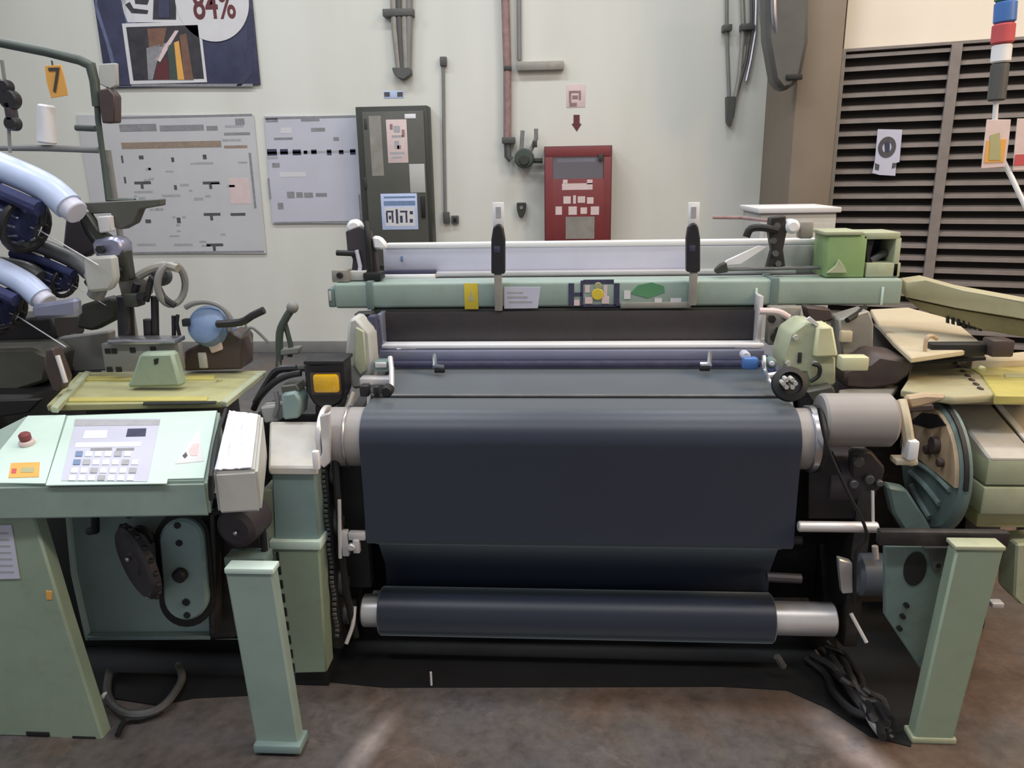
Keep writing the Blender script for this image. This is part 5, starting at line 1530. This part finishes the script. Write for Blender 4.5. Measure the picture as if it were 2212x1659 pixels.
# --- amber warning lamp and bits below it
wl = thing('warning_lamp', 'square amber warning lamp in black housing left of the cloth', 'warning lamp', at(700, 885, 2.45))
MB().ppoly([(656, 786), (742, 782), (744, 850), (736, 872), (700, 890), (676, 872), (660, 846)], 2.45, 0.10, 0.008).build('housing', 'blackpl', wl)
MB().pbox(670, 806, 734, 854, 2.435, 0.03, 0.006).build('bezel', 'brown', wl)
MB().pbox(675, 810, 730, 850, 2.422, 0.03, 0.010).build('amber_lens', 'amber', wl)
MB().pbox(655, 780, 742, 788, 2.43, 0.12, 0.003).build('hood', 'black', wl)
MB().ppoly([(680, 874), (704, 876), (712, 890), (706, 916), (682, 914)], 2.50, 0.05, 0.006).build('stem', 'brown', wl)
jb = thing('junction_box', 'small teal junction box with black cables under the amber lamp', 'junction box', at(640, 915, 2.44))
MB().ppoly([(606, 852), (638, 846), (650, 866), (646, 904), (610, 908)], 2.42, 0.09, 0.008).build('body', 'teal', jb)
MB().ppoly([(606, 834), (640, 830), (648, 846), (610, 852)], 2.44, 0.08, 0.004).build('lid', 'cabinet', jb)
m = MB()
m.ptube([(650, 806, 2.46), (620, 812, 2.46), (590, 828, 2.46), (560, 860, 2.47), (548, 884, 2.48)], 0.011, 8, 4)
m.build('cable', 'black', jb)
m = MB()
m.ptube([(640, 796, 2.50), (600, 800, 2.50), (576, 830, 2.50), (552, 872, 2.48)], 0.013, 8, 4)
m.build('cable', 'blackpl', jb)
m = MB(); m.ptube([(596, 846, 2.46), (600, 876, 2.455), (592, 900, 2.455)], 0.009, 8, 4); m.build('cable', 'grey', jb)
MB().ppoly([(560, 880), (600, 876), (604, 912), (570, 916)], 2.465, 0.06, 0.006).build('bracket', 'grey_light', jb)
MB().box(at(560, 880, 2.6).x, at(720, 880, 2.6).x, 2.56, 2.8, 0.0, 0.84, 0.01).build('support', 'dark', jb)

# --- rear machine at far left
rm = thing('rear_machine', 'dark neighbouring machine with dull green hood at the far left', 'machine', Vector((at(40, 800, 2.9).x, 3.0, 0)))
MB().ppoly([(-200, 760), (70, 752), (104, 770), (96, 826), (20, 850), (-200, 862)], 2.75, 0.3, 0.012).build('hood', 'cabinet', rm)
MB().ppoly([(-200, 700), (110, 684), (124, 740), (70, 756), (-200, 764)], 2.92, 0.2, 0.012).build('upper_case', 'blackpl', rm)
MB().ppoly([(96, 756), (114, 752), (140, 820), (128, 846), (112, 846), (96, 800)], 2.44, 0.05, 0.006).build('side_strut', 'brown', rm)
MB().ptube([(124, 768, 2.43), (136, 806, 2.42), (142, 826, 2.42)], 0.008, 8).build('rod', 'alu', rm)
MB().ppoly([(122, 730), (236, 716), (236, 800), (160, 804)], 2.92, 0.05, 0.006).build('grey_plate', 'grey', rm)
MB().box(at(-200, 900, 2.6).x, at(60, 900, 2.6).x, 2.45, 3.1, 0, 0.88, 0.015).build('base', 'black', rm)
MB().ppoly([(-200, 872), (90, 862), (60, 892), (-200, 930)], 2.42, 0.02, 0.004).build('floor_guard', 'black', rm)

# ================================================================== ON THE FLOOR
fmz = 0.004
mt = tag(MB().zpoly([(690, 1470), (830, 1484), (1560, 1482), (1700, 1490), (1790, 1530), (1880, 1590), (1968, 1612), (1988, 1440), (1990, 1300), (700, 1300)], fmz, fmz, 0).build('floor_shade', 'black'),  # thin black sheet painting in the shadow under the loom
         'black sheet painting in the shade on the floor under the loom front', 'painted shade')
op = tag(MB().zpoly([(196, 1500), (180, 1398), (520, 1392), (540, 1500), (420, 1506), (340, 1522)], 0.006, 0.006, 0).build('floor_shade', 'black'),  # thin black sheet painting in shade and oily dirt under the console
         'black sheet painting in shade and oil on floor behind the console leg', 'painted shade')
hc = thing('hose_coil', 'dark ribbed hose looped on the floor beside the console leg', 'hose', atz(310, 1500, 0.02))
m = MB(); m.tube([atz(x, y, 0.03) for x, y in ((236, 1450), (232, 1500), (262, 1536), (310, 1542), (356, 1522), (392, 1470), (386, 1436))], 0.013, 8, 5); m.build('hose', 'iron', hc)
m = MB(); m.tube([atz(x, y, 0.02) for x, y in ((254, 1588), (272, 1556), (310, 1550), (352, 1534))], 0.009, 8, 5); m.build('cord', 'black', hc)
m = MB(); m.ball(atz(228, 1504, 0.03), 0.014, n=12); m.build('hose_clip', 'offwhite', hc)
cg = thing('cable_heap', 'heap of black cables on the floor inside the right front leg', 'cables', atz(1880, 1500, 0.02))
random.seed(3)
for k in range(9):
    o_ = k * 12
    pts = []
    for t in range(6):
        u = t / 5
        x = 1748 + 168 * u + random.uniform(-14, 14) + o_ * (0.5 - u * 0.4)
        y = 1420 + 170 * u + random.uniform(-12, 12) - o_ * 0.4
        pts.append(atz(x, y, 0.02 + random.random() * 0.05))
    m = MB(); m.tube(pts, random.uniform(0.008, 0.016), 8, 4); m.build('cable', random.choice(['black', 'blackpl', 'black', 'dark']), cg)
m = MB(); m.tube([atz(x, y, 0.05) for x, y in ((1872, 1525), (1878, 1552), (1892, 1574), (1906, 1590))], 0.010, 8, 4); m.build('hose_end', 'grey', cg)
m = MB(); m.tube([atz(1678, 1418, 0.1), atz(1692, 1440, 0.06)], 0.012, 8); m.build('hose_end', 'iron', cg)
wt = thing('thread_scrap', 'short white thread hanging below the cloth roll at left', 'thread', atz(932, 1480, 0.006))
m = MB(); m.tube([atz(932, 1480, 0.008), atz(932, 1480, 0.008) + Vector((0.0, 0.0, 0.05))], 0.004, 6); m.build('strand', 'offwhite', wt)
# ================================================================== LIGHT
w = bpy.data.worlds.new('world')
S.world = w
w.use_nodes = True
bg = w.node_tree.nodes['Background']
bg.inputs['Color'].default_value = lin((236, 240, 246))
bg.inputs['Strength'].default_value = 0.40
def tube_light(x, y, z, sx, sy, power, rgb, rot=(0, 0, 0)):
    l = bpy.data.lights.new('overhead_lamp', 'AREA')
    l.shape = 'RECTANGLE'
    l.size, l.size_y = sx, sy
    l.energy = power
    l.color = lin(rgb)[:3]
    o = bpy.data.objects.new('overhead_lamp', l)
    COL.objects.link(o)
    o.location = (x, y, z)
    o.rotation_euler = rot
for x in (-3.6, -1.2, 1.2, 3.6):
    for y in (0.2, 2.6, 5.2):
        warm = x > 2
        tube_light(x, y, 4.9, 1.4, 0.35, 42, (255, 238, 214) if warm else (246, 250, 255))
tube_light(4.6, 1.2, 3.6, 1.2, 1.2, 90, (255, 214, 160), (0, math.radians(50), 0))  # unseen tilted warm lamp, added for the warm cast at right

S.view_settings.view_transform = 'Standard'
S.view_settings.look = 'None'
S.view_settings.exposure = 0.08
S.view_settings.gamma = 1.0
S.view_settings.use_curve_mapping = False
